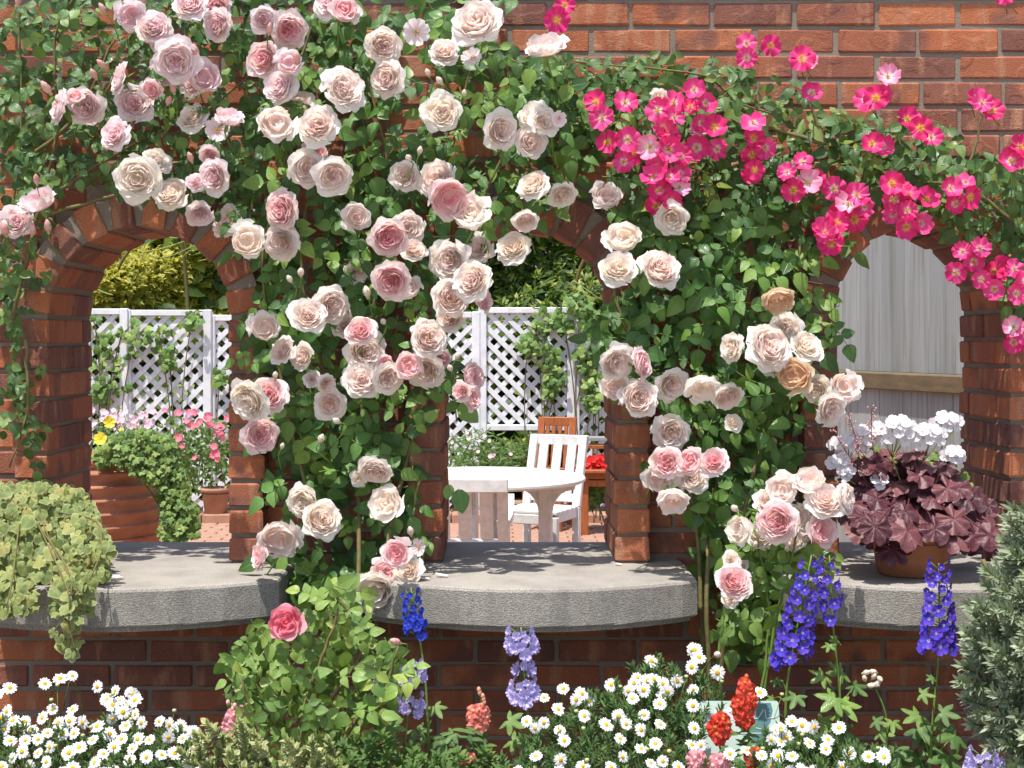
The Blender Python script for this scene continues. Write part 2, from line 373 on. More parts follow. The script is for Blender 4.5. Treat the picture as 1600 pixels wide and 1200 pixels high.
# ------------------------------------------------------------------ leaf and flower shapes
def leaflet(mb, T, L, W, rg, fold=.22, curl=.25, n=6, round_=.8, r=0.0, edge_t=False):
    rows = [0.0] + [(.06 + .94 * i / n) for i in range(n)] + [1.0]
    prev = None
    for i, sx in enumerate(rows):
        wd = W * (math.sin(PI * sx ** round_) ** .75 * (1 - max(0, round_ < .8) * .35 * sx) if 0 < sx < 1 else 0) * (1 + rg.uniform(-.07, .07))
        y = L * sx; zc = -curl * L * sx * sx
        if wd < 1e-6:
            cur = [mb.vert(T @ Vector((0, y, zc)), (.5, sx), 0, r)]
        else:
            z2 = zc + fold * wd
            cur = [mb.vert(T @ Vector((-wd, y, z2)), (0, sx), 1, r), mb.vert(T @ Vector((0, y, zc)), (.5, sx), 0, r), mb.vert(T @ Vector((wd, y, z2)), (1, sx), 1, r)]
        if prev:
            if len(prev) == 1 and len(cur) == 3: mb.face((prev[0], cur[1], cur[0])); mb.face((prev[0], cur[2], cur[1]))
            elif len(prev) == 3 and len(cur) == 3: mb.face((prev[0], prev[1], cur[1], cur[0])); mb.face((prev[1], prev[2], cur[2], cur[1]))
            elif len(prev) == 3: mb.face((prev[0], prev[1], cur[0])); mb.face((prev[1], prev[2], cur[0]))
        prev = cur
def compound(seed, pairs=2, W=.36, round_=.8, droop=.25):
    rg = random.Random(seed); mb = MB()
    ln = .35 + .55 * pairs
    pts = [Vector((0.03 * math.sin(3 * q + seed), ln * q, -droop * ln * q * q)) for q in [k / 5 for k in range(6)]]
    mb.tube(pts, [.035, .03, .026, .022, .02, .016], 4, 1, False)
    for k in range(pairs):
        q = (.35 + .55 * k) / ln; c = Vector((0, ln * q, -droop * ln * q * q))
        for sd in (-1, 1):
            a = sd * rg.uniform(.95, 1.3)
            T = Matrix.Translation(c) @ Matrix.Rotation(-a, 4, 'Z') @ Matrix.Rotation(rg.uniform(-.45, .45), 4, 'Y') @ Matrix.Rotation(rg.uniform(-.35, .2), 4, 'X')
            sc = rg.uniform(.78, .98) * (.85 if k == 0 else 1)
            leaflet(mb, T, sc, W * sc * rg.uniform(.92, 1.1), rg, rg.uniform(.1, .4), rg.uniform(.05, .4), 6, round_, rg.uniform(0, .3))
    T = Matrix.Translation(pts[-1]) @ Matrix.Rotation(rg.uniform(-.3, .3), 4, 'Z') @ Matrix.Rotation(rg.uniform(-.5, 0), 4, 'X')
    leaflet(mb, T, 1.08, W * 1.08, rg, rg.uniform(.1, .35), rg.uniform(.1, .4), 6, round_, rg.uniform(0, .3))
    return mb
def lobed(seed, lobes, depth, rings=3, seg_per=4, ruffle=.06, cup=.1, back=.5, pointed=True, longc=.25):
    rg = random.Random(seed); mb = MB(); n = lobes * seg_per
    span = 2 * PI - back
    c0 = mb.vert((0, 0, 0), (.5, 0), 0); prev = None; ph = rg.uniform(0, 6)
    for k in range(1, rings + 1):
        q = k / rings; cur = []
        for j in range(n + 1):
            u = j / n; a = -span / 2 + span * u; x = (u * lobes) % 1.0
            lob = 1 - abs(2 * x - 1)
            prof = lob if pointed else math.sin(PI * x) ** .6
            rad = (1 - depth * (1 - prof) * q ** 1.2) * q * (1 + longc * math.cos(a)) * (1 + rg.uniform(-.05, .05))
            z = ruffle * q * math.sin(u * lobes * 2 * PI + ph) + ruffle * .6 * q * q * rg.uniform(-1, 1) - cup * q * q
            cur.append(mb.vert((rad * math.sin(a), rad * math.cos(a), z), (u, q), q))
        for j in range(n):
            if prev is None: mb.face((c0, cur[j + 1], cur[j]))
            else: mb.face((prev[j], prev[j + 1], cur[j + 1], cur[j]))
        prev = cur
    return mb
def rose(seed, N=60, opened=1.0, cupped=.6):
    rg = random.Random(seed); mb = MB()
    for i in range(N):
        t = i / (N - 1); az = i * 2.39996 + rg.uniform(-.7, .7)
        messy = 1 if t < .55 else 0
        r = (.10 + .90 * t ** .80) * (rg.uniform(.7, 1.2) if messy else rg.uniform(.93, 1.05))
        hw = 1.25 - .60 * t + rg.uniform(-.1, .1)
        zt = .17 - .26 * t ** 1.8 * opened + rg.uniform(-.06, .06)
        cup = math.sin(PI * min(1, t * 1.15)) * cupped          # mid petals stand up, inner and outer ones lie open
        rb = max(.02, r - .50 + .22 * cup)
        P0 = (rb, -.34 + .02 * rg.random()); P1 = (r - .10 + .14 * cup, -.24 + .06 * t); P2 = (r, zt + .07 * cup)
        if t > .82: P1 = (r * .86, -.10); P2 = (r * rg.uniform(.98, 1.12), -.08 - .26 * rg.random() * opened)
        p1 = rg.uniform(0, 6); p2 = rg.uniform(0, 6); am = .045 + .06 * t
        ox, oy = (rg.uniform(-.12, .12), rg.uniform(-.12, .12)) if messy else (0, 0)
        rows = []; ts = []; rv_ = rg.random()
        for a in range(6):
            s0 = .22 + .78 * a / 5; row = []; tr = []
            for b in range(7):
                u = -1 + b / 3.0
                s = s0 * (1 - .16 * u * u) - .035 * math.exp(-(u / .3) ** 2) * s0
                q = 1 - s
                rho = q * q * P0[0] + 2 * q * s * P1[0] + s * s * P2[0]; z = q * q * P0[1] + 2 * q * s * P1[1] + s * s * P2[1]
                az_u = az + u * hw * min(1, .40 + .75 * s)
                rho += am * math.sin(u * 4.2 + p1) * s * s + .02 * rg.uniform(-1, 1) * s; z += am * .8 * math.sin(u * 5.5 + p2) * s * s
                if s0 > .95: rho += .035 * (1 if t > .3 else .3)
                row.append(Vector((rho * math.cos(az_u) + ox, rho * math.sin(az_u) + oy, z))); tr.append(min(1, t * .85 + .22 * s0 * s0))
            rows.append(row); ts.append(tr)
        mb.grid(rows, None, ts, rv_)
    n0 = len(mb.v); mb.lathe([(0, -.22), (.25, -.25), (.55, -.27), (.80, -.22)], n=12); mb.t[n0:] = [.25] * (len(mb.v) - n0)
    # calyx and receptacle behind the petals
    mb.lathe([(.0, -.66), (.14, -.62), (.17, -.54), (.10, -.44), (.0, -.42)], n=8, m=1)
    for k in range(5):
        a = k * 2 * PI / 5
        leaflet(mb, Matrix.Rotation(a, 4, 'Z') @ Matrix.Translation((0, .1, -.52)) @ Matrix.Rotation(-.35, 4, 'X'), .62, .11, rg, .2, .3, 4)
        for q in range(len(mb.f) - 1, -1, -1):
            if mb.m[q] == 1: break
            mb.m[q] = 1
    return mb
def open_flower(seed, n=5, wide=1.15, ruffle=.10, cup=.25, notch=.1, stamens=True, r0=.06, rings=4):
    rg = random.Random(seed); mb = MB()
    for k in range(n):
        az = k * 2 * PI / n + rg.uniform(-.1, .1); hw = PI / n * wide; rv_ = rg.random() * .5; tl = rg.uniform(-.12, .12); p1 = rg.uniform(0, 6)
        rows = []; ts = []
        for a in range(rings + 1):
            q = a / rings; row = []; tr = []
            for b in range(6):
                u = -1 + b * .4
                s = r0 + (1 - r0) * q * (1 - .22 * abs(u) ** 3 - notch * math.exp(-(u / .3) ** 2))
                wdt = hw * (min(1, .55 + .6 * q) if q < .95 else .86)
                rad = s; z = cup * rad * rad + tl * u * rad + ruffle * math.sin(u * 4 + p1) * q * q + .012 * (k % 2)
                row.append(Vector((rad * math.cos(az + u * wdt), rad * math.sin(az + u * wdt), z))); tr.append(q)
            rows.append(row); ts.append(tr)
        mb.grid(rows, None, ts, rv_)
    if stamens:
        for k in range(16):
            a = rg.uniform(0, 2 * PI); rr = rg.uniform(.05, .24); c = Vector((rr * math.cos(a), rr * math.sin(a), .14 + rg.uniform(0, .1)))
            mb.tube([c * .3, c], [.014, .012], 3, 1, False); mb.lathe([(0, -.035), (.04, 0), (0, .035)], c, 4, 1)
    return mb
def daisy(seed):
    rg = random.Random(seed); mb = MB(); n = rg.randint(14, 18)
    for k in range(n):
        a = k * 2 * PI / n + rg.uniform(-.08, .08); L = rg.uniform(.86, 1.03); wd = .135; dr = rg.uniform(-.18, .08)
        ca, sa = math.cos(a), math.sin(a); rows = []; ts = []
        for q, ww in ((.22, .5), (.5, 1), (.82, 1.05), (1.0, .45)):
            row = []
            for u in (-1, 0, 1):
                x = q * L; yy = u * wd * ww; z = dr * q * q + (.03 if u == 0 else 0) + .01 * (k % 3)
                row.append(Vector((x * ca - yy * sa, x * sa + yy * ca, z)))
            rows.append(row); ts.append([q] * 3)
        mb.grid(rows, None, ts, rg.random())
    mb.lathe([(.30, -.02), (.31, .06), (.24, .13), (.12, .17), (.0, .175)], n=14, m=1)
    mb.lathe([(.0, -.14), (.2, -.08), (.26, -.02)], n=8, m=2)
    return mb
def snap_floret(seed):
    rg = random.Random(seed); mb = MB(); mb.lathe([(.02, -.75), (.20, -.6), (.27, -.2), (.30, .05)], n=8)
    f = open_flower(seed, 5, 1.45, .24, -.12, .16, False, .10, 4); mb.add(f, Matrix.Rotation(.3, 4, 'Z'))
    mb.lathe([(.26, .0), (.22, .12), (.12, .19), (0, .20)], (0, -.16, 0), 8); return mb
def bud_mb(long=1.6):
    mb = MB(); mb.lathe([(0, 0), (.35, .15), (.48, .6), (.36, long * .72), (.12, long), (0, long * 1.02)], n=8)
    rg = random.Random(3)
    for k in range(5):
        leaflet(mb, Matrix.Rotation(k * 1.2566, 4, 'Z') @ Matrix.Translation((0, .30, .1)) @ Matrix.Rotation(1.35, 4, 'X'), long * .7, .2, rg, .2, -.1, 3)
    nf = 5 * 8
    for q in range(len(mb.f)):
        if q >= nf: mb.m[q] = 1
    mb.lathe([(.16, -.3), (.22, -.1), (.2, .1)], n=6, m=1)
    return mb
def sprig(seed, n, L, W, spread=.9, tall=1.0, droop=.1, nseg=3):
    rg = random.Random(seed); mb = MB()
    mb.tube([(0, 0, 0), (.02, .01, tall * .5), (0, .03, tall)], [.022, .018, .012], 4, 1, False)
    for k in range(n):
        q = .12 + .88 * k / n; a = k * 2.4 + rg.uniform(-.3, .3); tilt = spread * (1.15 - .75 * q) + rg.uniform(-.15, .15)
        T = Matrix.Translation((0, .03 * q, tall * q)) @ Matrix.Rotation(a, 4, 'Z') @ Matrix.Rotation(PI / 2 - tilt, 4, 'X')
        leaflet(mb, T, L * rg.uniform(.75, 1.1) * (1 - .25 * q), W * rg.uniform(.85, 1.15), rg, .25, droop, nseg, .9, rg.uniform(0, .35))
    return mb

LEAF = {}
for nm, W, rd, prs in (('leaf_mid', .40, .72, 2), ('leaf_small', .41, .80, 2), ('leaf_magenta', .37, .70, 2), ('leaf_young', .40, .74, 2)):
    LEAF[nm] = [compound(100 + 7 * k + len(nm), prs if k % 3 else max(1, prs - 1), W, rd, .15 + .1 * (k % 4)) for k in range(7)]
LEAFM = {nm: [mb.build('compound_leaf', [M[nm], M['stem']]) for mb in v] for nm, v in LEAF.items()}
ROSE_MB = [rose(11 + k, 58 + 8 * (k % 3), .75 + .12 * (k % 5), .25 + .16 * (k % 5)) for k in range(9)] + [rose(41 + k, 26, -.35, 1.5) for k in range(3)]
ROSEM = {c: [mb.build('rose_bloom', [M[c], M['stem']]) for mb in ROSE_MB] for c in ('petal_pale', 'petal_pink', 'petal_cream', 'petal_blush', 'petal_rosepink', 'petal_faded')}
OPEN_BL = [open_flower(71 + k, 6 + k % 3, 1.25, .12, .35, .08).build('open_bloom', [M['petal_blush'], M['stamen']]) for k in range(3)]
MAG = [open_flower(31 + k, 5 + k % 3, 1.25, .16 + .03 * (k % 3), .12 + .14 * (k % 4), .12).build('single_bloom', [M[('magenta', 'magenta_deep', 'magenta', 'magenta', 'magenta_deep', 'magenta', 'magenta_deep', 'magenta_faded', 'magenta', 'magenta')[k]], M['stamen']]) for k in range(10)]
BUDM = bud_mb().build('rose_bud', [M['bud_pink'], M['bud']]); BUDC = bud_mb(1.3).build('pale_bud', [M['petal_cream'], M['bud']])
DAISY = [daisy(5 + k).build('daisy_flower', [M['daisy_white'], M['daisy_eye'], M['stem']]) for k in range(5)]

ARCH = [(-0.961, .239, .655), (.080, .230, .675), (1.131, .228, .672)]       # centre x, half width, springing height over the sill
RING, T_WALL, RECESS = .092, .40, .06
def in_hole(px, py, m=10):
    for L_, R_, top in ((140, 357, 380), (693, 942, 360), (1305, 1497, 375)):
        if L_ + m < px < R_ - m and top + m < py < 848:
            r = (R_ - L_) / 2; cx = (L_ + R_) / 2; cy = top + r
            if py > cy or math.hypot(px - cx, py - cy) < r - m: return True
    return False
CLEAR = [[(845, 330), (930, 310), (1000, 400), (1010, 480), (935, 480), (930, 430), (890, 380)], [(950, 630), (1032, 630), (1030, 880), (950, 880)], [(70, 400), (120, 315), (240, 308), (250, 365), (170, 380), (120, 440), (70, 460)],
         [(305, 400), (345, 365), (398, 430), (392, 520), (355, 520)], [(350, 680), (415, 690), (420, 870), (350, 870)], [(632, 690), (700, 690), (700, 870), (665, 870)], [(1255, 395), (1300, 380), (1335, 400), (1310, 500), (1258, 490)], [(20, 480), (140, 420), (140, 750), (80, 750)]]
def in_poly(x, y, p):
    c = False; j = len(p) - 1
    for i in range(len(p)):
        if (p[i][1] > y) != (p[j][1] > y) and x < (p[j][0] - p[i][0]) * (y - p[i][1]) / (p[j][1] - p[i][1]) + p[i][0]: c = not c
        j = i
    return c
def sample(polys, n, rg, mind, hole=True, m=10, tries=60):
    pts = []; bb = [(min(q[0] for q in p), min(q[1] for q in p), max(q[0] for q in p), max(q[1] for q in p)) for p in polys]
    ar = [abs(sum(p[i][0] * p[(i + 1) % len(p)][1] - p[(i + 1) % len(p)][0] * p[i][1] for i in range(len(p)))) for p in polys]
    for _ in range(n * tries):
        if len(pts) >= n: break
        k = rg.choices(range(len(polys)), ar)[0]; x = rg.uniform(bb[k][0], bb[k][2]); y = rg.uniform(bb[k][1], bb[k][3])
        if not in_poly(x, y, polys[k]) or (hole and in_hole(x, y, m)): continue
        if hole and any(in_poly(x, y + 4, c) for c in CLEAR) and rg.random() < .93: continue
        if any((x - a) ** 2 + (y - b) ** 2 < mind * mind for a, b in pts): continue
        pts.append((x, y))
    return pts
def leaf_dir(rg, down=2.0):
    a = rg.uniform(-down, down)
    return Vector((math.sin(a), rg.uniform(-.55, .15), -math.cos(a))), Vector((rg.uniform(-.6, .6), -1.0, rg.uniform(.0, 1.1)))
def foliage(root, polys, nf, nb, kind, lpx, yf, yb, seed, mind=16, down=2.0, hole=True):
    rg = random.Random(seed)
    for px, py in sample(polys, nf, rg, mind, hole):
        y = rg.uniform(*yf); d, n = leaf_dir(rg, down); s = K(lpx, y) * rg.choice((.7, .85, 1, 1, 1.1, 1.25))
        loc = P(px, py, y) - d.normalized() * s * .9
        mesh_obj('leaf', rg.choice(LEAFM[kind]), basis(d, n, loc, s), root)
    if nb:
        mb = MB()
        for px, py in sample(polys, nb, rg, 6, hole, 4):
            y = rg.uniform(*yb); d, n = leaf_dir(rg, 2.6); s = K(lpx, y) * rg.uniform(.75, 1.15)
            mb.add(rg.choice(LEAF[kind]), basis(d, n, P(px, py, y) - d.normalized() * s * .8, s), rg.random())
        mesh_obj('inner_leaves', mb.build('inner_leaves', [M[kind], M['stem']]), None, root, 'stuff')
def smooth_path(pts, n=5, jit=0.0, rg=None):
    out = []; q = [Vector(p) for p in pts]; q = [q[0] * 2 - q[1]] + q + [q[-1] * 2 - q[-2]]
    for i in range(1, len(q) - 2):
        for k in range(n):
            t = k / n
            out.append(.5 * ((2 * q[i]) + (q[i + 1] - q[i - 1]) * t + (2 * q[i - 1] - 5 * q[i] + 4 * q[i + 1] - q[i + 2]) * t * t + (3 * q[i] - q[i - 1] - 3 * q[i + 1] + q[i + 2]) * t ** 3))
    out.append(q[-2])
    if jit and rg: out = [out[0]] + [p + rv(rg, jit) for p in out[1:-1]] + [out[-1]]
    return out
def cane(root, pts, r0, r1, name='cane', mat='cane', seed=0):
    rg = random.Random(seed); pa = smooth_path(pts, 6, .003, rg); mb = MB()
    mb.tube(pa, [r0 + (r1 - r0) * k / (len(pa) - 1) for k in range(len(pa))], 6)
    return mesh_obj(name, mb.build(name, M[mat]), None, root)
def blooms(root, data, col0, y0, seed, up=.15):
    rg = random.Random(seed); mb = MB()
    for e in data:
        px, py, dia = e[:3]; k = e[3] if len(e) > 3 else ''
        y = y0 + rg.uniform(-.05, .05) - (0.05 if 'f' in k else 0) + (.07 if 'b' in k else 0)
        c = 'petal_pink' if 'k' in k else 'petal_cream' if 'c' in k else col0
        if col0 != 'petal_rosepink' and 'k' not in k and 'f' not in k and rg.random() < .025: c = 'petal_faded'
        dr = Vector((rg.uniform(-.62, .62), -1, rg.uniform(-.5, .5) + up))
        if 'r' in k: dr = Vector((.9, -.55, .15))
        if 'l' in k: dr = Vector((-.9, -.55, .2))
        if 'u' in k: dr = Vector((rg.uniform(-.3, .3), -.55, .8))
        if 'd' in k: dr = Vector((rg.uniform(-.3, .3), -.7, -.55))
        s = K(dia, y) * .5 * 1.08
        loc = P(px, py, y)
        if 'o' in k: mesh_obj('bloom', rg.choice(OPEN_BL), facing(dr, loc, s, rg.uniform(0, 6)), root)
        else: mesh_obj('bloom', rg.choice(ROSEM[c]), facing(dr, loc, s * (1 if len(e) < 5 else e[4]), rg.uniform(0, 6)), root)
        b = loc - dr.normalized() * s * .6
        e2 = b + Vector((rg.uniform(-.04, .04), .12, rg.uniform(-.09, .03)))
        mb.tube(smooth_path([b, b - dr.normalized() * .03, e2], 3), .0022, 4)
    mesh_obj('flower_stalks', mb.build('flower_stalks', M['stem']), None, root, 'stuff')
def buds(root, data, y0, seed, dia=11, me=None):
    rg = random.Random(seed); mb = MB()
    for e in data:
        px, py = e[:2]; s = K(e[2] if len(e) > 2 else dia, y0); dr = Vector((rg.uniform(-.5, .5), -.5, rg.uniform(.2, 1)))
        loc = P(px, py, y0 + rg.uniform(-.03, .02)); mesh_obj('bud', me or BUDM, facing(dr, loc, s, rg.uniform(0, 6)), root)
        mb.tube(smooth_path([loc, loc - dr.normalized() * .03, loc + Vector((rg.uniform(-.03, .03), .06, -.06))], 3), .0016, 4)
    mesh_obj('bud_stalks', mb.build('bud_stalks', M['stem']), None, root, 'stuff')
# ------------------------------------------------------------------ ground and patio
mb = MB(); n = 60
for (x0, x1, y0, y1, z) in ((-40, 40, .2, 70, PATIO - .03), (-40, 40, -12, .2, BED)):
    nx, ny = (30, 12)
    rg = random.Random(4)
    rows = [[Vector((x0 + (x1 - x0) * i / nx, y0 + (y1 - y0) * j / ny, z)) for i in range(nx + 1)] for j in range(ny + 1)]
    mb.grid(rows)
g = mesh_obj('ground', mb.build('ground', M['earth'], False)); g['kind'] = 'structure'
mb = MB(); rg = random.Random(6)
rows = [[Vector((-2.2 + 4.6 * i / 150, -1.6 + 1.64 * j / 60, BED + .012 + .030 * rg.random() + .03 * math.sin(i * .35) * math.sin(j * .4))) for i in range(151)] for j in range(61)]
mb.grid(rows)
g = mesh_obj('flower_bed_soil', mb.build('flower_bed_soil', M['soil'])); g['kind'] = 'structure'
mb = MB(); pa_rows = [[Vector((-9 + .45 * i, -9 + .45 * j, BED + .035)) for i in range(41)] for j in range(17)]; mb.grid(pa_rows)  # unseen pale sheet before the bed, added to bounce sunlight onto the flowers
g = mesh_obj('bounce_path', mb.build('bounce_path', M['path'], False)); g['kind'] = 'structure'
patio = mesh_obj('patio', None); patio['kind'] = 'structure'
mb = MB(); mb.box((0, 6.2, PATIO - .045), (14, 11.5, .05)); mesh_obj('patio_bedding', mb.build('patio_bedding', M['mortar'], False), None, patio)
pv = []
for k in range(4):
    mb = MB(); mb.box((0, 0, 0), (.212, .105, .05), ch=.006); pv.append(mb.build('paver', M['paver'], False))
rest = MB(); base = MB(); base.box((0, 0, 0), (.212, .105, .05), ch=.006); rg = random.Random(8)
vis = 0
for j in range(100):
    y = .5 + .115 * j
    for i in range(-28, 29):
        x = i * .222 + (.111 if j % 2 else 0); d = y + D0
        px = CX + x * F / d; py = CY + (CZ - PATIO) * F / d
        L = Matrix.Translation((x, y, PATIO - .021 + rg.uniform(-.002, .002))) @ Matrix.Rotation(rg.uniform(-.01, .01), 4, 'Z')
        if py < 852 and (150 < px < 365 or 690 < px < 945) and y < 9.1 and vis < 298: mesh_obj('paver', rg.choice(pv), L, patio); vis += 1
        elif -4.5 < x < 5.5: rest.add(base, L, rg.random())
mesh_obj('outer_pavers', rest.build('outer_pavers', M['paver'], False), None, patio, 'stuff')

# ------------------------------------------------------------------ the arched brick wall
wall = thing('brick_wall', 'weathered red brick garden wall with three round arched openings over stone sills', 'wall', (0, .2, BED))
XW, ZT, ZB = 3.2, 1.62, BED - .1
core = MB(); yf = RECESS + .0055
def slab(poly):                                    # polygon in x,z extruded from yf to T
    b = len(core.v); n = len(poly)
    for x, z in poly: core.vert((x, yf, z))
    for x, z in poly: core.vert((x, T_WALL - .004, z))
    core.face(list(range(b, b + n))); core.face([b + n + k for k in range(n)][::-1])
xs = [-XW]
for cx, r, zs in ARCH:
    xs += [cx - r - RING * .5, cx + r + RING * .5]
xs.append(XW)
for k in range(0, len(xs), 2): slab([(xs[k], ZB), (xs[k + 1], ZB), (xs[k + 1], ZT), (xs[k], ZT)])
for cx, r, zs in ARCH:
    ro = r + RING * .5
    slab([(cx - ro, ZB), (cx + ro, ZB), (cx + ro, -.08), (cx - ro, -.08)])
    N = 24
    for k in range(N):
        a0, a1 = PI - PI * k / N, PI - PI * (k + 1) / N
        p0 = (cx + ro * math.cos(a0), zs + ro * math.sin(a0)); p1 = (cx + ro * math.cos(a1), zs + ro * math.sin(a1))
        slab([p0, p1, (p1[0], ZT), (p0[0], ZT)])
    ri, rr = r + .007, r + RING - .006
    path = [(PI, -1)] + [(PI - PI * k / 32, 0) for k in range(33)] + [(0, -1)]
    rows = []
    for a, fl in path:
        c, sn = math.cos(a), math.sin(a); row = []
        for rad, y in ((ri, .010), (rr, .010), (rr, T_WALL - .01), (ri, T_WALL - .01)):
            row.append(Vector((cx + rad * c, y, -.02 if fl else zs + rad * sn)))
        rows.append(row)
    core.grid(rows, close=True)
core.box((0, T_WALL / 2 + .03, ZT + .03), (2 * XW, .42, .06))
mesh_obj('mortar', core.build('mortar', M['mortar'], False), None, wall)
def brick_var(w, h, d, seed):
    rg = random.Random(seed); mb = MB(); mb.box((0, d / 2, 0), (w, d, h), ch=.0045)
    mb.v = [(x + rg.uniform(-.0016, .0016), y + rg.uniform(-.0012, .0012), z + rg.uniform(-.0016, .0016)) for x, y, z in mb.v]
    return mb
BV = [brick_var(.21, .0605, .10, 40 + k) for k in range(8)]; BM = [b.build('brick', M['brick'], False) for b in BV]
HV = [brick_var(.092, .0605, .20, 60 + k) for k in range(8)]; HM = [b.build('brick_end', M['brick'], False) for b in HV]
VV = [brick_var(.060, .092, .20, 80 + k) for k in range(6)]; VM = [b.build('arch_brick', M['brick'], False) for b in VV]
rg = random.Random(21); outer = MB(); nb = 0
zc = [CZ + (530 - 43 - 41.3 * k) * 3.81 / F for k in range(22)]
up = [zc[0] + .0715 * k for k in range(12, 0, -1)] + zc
lines = up + [up[-1] - .076, up[-1] - .152] + [up[-1] - .152 - .0672 * k for k in range(1, 9)]
def px_of(x, y=RECESS): return CX + x * F / (D0 + y)
def py_of(z, y=RECESS): return CY + (CZ - z) * F / (D0 + y)
for i in range(len(lines) - 1):
    zt, zb = lines[i], lines[i + 1]; h = zt - zb - .0105; zm = (zt + zb) / 2
    if zm > ZT - .03: continue
    off = (931 if i % 2 == len(up) % 2 else 988) + (14 if zm < -.07 else 0) + rg.uniform(-5, 5)
    x0 = (off - CX) * 3.81 / F
    for k in range(-19, 18):
        a = x0 + .2213 * k; b = a + .2213 - .0115; a += rg.uniform(-.002, .002); b += rg.uniform(-.002, .002)
        if b < -XW or a > XW: continue
        segs = [(a, b)]
        for cx, r, zs in ARCH:
            Ro = r + RING
            if zm < 0: hw = .395 if zb > -.10 else 0
            elif zb < zs: hw = Ro - .012
            elif zb - zs < Ro: hw = math.sqrt(Ro * Ro - (zb - zs) ** 2) - .012
            else: hw = 0
            if hw:
                ns = []
                for s0, s1 in segs:
                    if s1 < cx - hw or s0 > cx + hw: ns.append((s0, s1)); continue
                    if s0 < cx - hw: ns.append((s0, cx - hw))
                    if s1 > cx + hw: ns.append((cx + hw, s1))
                segs = ns
        for s0, s1 in segs:
            if s1 - s0 < .02: continue
            L = Matrix.Translation(((s0 + s1) / 2, RECESS + rg.uniform(-.003, .003), zm + rg.uniform(-.001, .001))) @ Matrix.Rotation(rg.uniform(-.008, .008), 4, 'Y') @ Matrix.Diagonal(((s1 - s0) / .21, 1, h / .0605, 1))
            vis = -5 < px_of(s1) and px_of(s0) < 1605 and py_of(zb) > 0 and py_of(zt) < 1195
            low = zm < -.07
            if vis: mesh_obj('plinth_brick' if low else 'brick', rg.choice(BM), L, wall); nb += 1
            else: outer.add(rg.choice(BV), L, rg.random())
mesh_obj('outer_bricks', outer.build('outer_bricks', M['brick'], False), None, wall, 'stuff')
for ai, (cx, r, zs) in enumerate(ARCH):
    ncs = round(zs / .0712); ch = zs / ncs
    for sd in (-1, 1):
        for i in range(ncs):
            z = ch * (i + .5); y = .0; k = (i + (sd > 0) + ai) % 2
            for dep in ((.205, .187) if k else (.098, .205, .081)):
                wd = RING + rg.uniform(-.003, .003)
                L = Matrix.Translation((cx + sd * (r + RING / 2 + rg.uniform(-.003, .003)), y, z)) @ Matrix.Diagonal((wd / .092, dep / .20, (ch - .0105) / .0605, 1))
                mesh_obj('jamb_brick', rg.choice(HM), L, wall); y += dep + .008
    nv = 10
    for k in range(nv):
        a = PI * (k + .5) / nv
        rad = Vector((math.cos(a), 0, math.sin(a))); tn = Vector((math.sin(a), 0, -math.cos(a))); y = .0
        c = Vector((cx, 0, zs)) + rad * (r + RING / 2 + rg.uniform(-.003, .004))
        for dep in ((.205, .187) if k % 2 else (.098, .205, .081)):
            jt = rg.uniform(-.03, .03)
            t2 = tn * math.cos(jt) + rad * math.sin(jt); r2 = rad * math.cos(jt) - tn * math.sin(jt)
            Mx = Matrix(((t2.x, 0, r2.x, c.x), (0, 1, 0, y + rg.uniform(-.003, .003)), (t2.z, 0, r2.z, c.z), (0, 0, 0, 1))) @ Matrix.Diagonal((1.0, dep / .20, 1, 1))
            mesh_obj('arch_brick', rg.choice(VM), Mx, wall); y += dep + .008
    # bowed stone sill
    hw = .413; out = []
    def ring_(ins, z):
        pts = [Vector((cx - hw + ins, T_WALL + .004 - ins, z))]
        for k in range(21):
            u = -1 + k / 10; x = u * (hw - ins)
            yy = -.39 + .14 * u * u + ins
            if k in (0, 20): yy += .003
            pts.append(Vector((cx + x, yy, z)))
        pts.append(Vector((cx + hw - ins, T_WALL + .004 - ins, z))); return pts
    mb = MB(); loops = [ring_(.016, -.106), ring_(.014, -.0935), ring_(.0025, -.092), ring_(0, -.088), ring_(0, -.008), ring_(.003, -.002), ring_(.010, 0)]
    for lp in loops[3:]:
        for q, p_ in enumerate(lp[2:-2]): p_.y += .0022 * math.sin(q * 2.3 + ai) + .0012 * math.sin(q * 5.1)
    mb.grid(loops, close=True); nn = len(loops[0])
    mb.face(list(range(nn))[::-1]); e = nn * (len(loops) - 1); mb.face(list(range(e, e + nn)))
    mesh_obj('stone_sill', mb.build('stone_sill', M['stone'], False), None, wall)

# ------------------------------------------------------------------ courtyard behind: hedge, trellis, fence, furniture, pots
def cloud(mb, boxes, n, L, W, rg, nseg=3, flat=.5, wild=1.0):
    vol = [(b[3] - b[0]) * (b[4] - b[1]) * (b[5] - b[2]) for b in boxes]
    base = []
    for k in range(6):
        q = MB(); leaflet(q, Matrix(), 1, W / L, random.Random(k), .2, .25, nseg); base.append(q)
    for _ in range(n):
        b = rg.choices(boxes, vol)[0]
        p = Vector((rg.uniform(b[0], b[3]), rg.uniform(b[1], b[4]), rg.uniform(b[2], b[5])))
        d = Vector((rg.uniform(-1, 1), rg.uniform(-1, .3), rg.uniform(-1, .4))) * wild; nn_ = Vector((rg.uniform(-.5, .5), rg.uniform(-1, 0), rg.uniform(.2, 1)))
        mb.add(rg.choice(base), basis(d, nn_, p, L * rg.uniform(.7, 1.25)), rg.random())
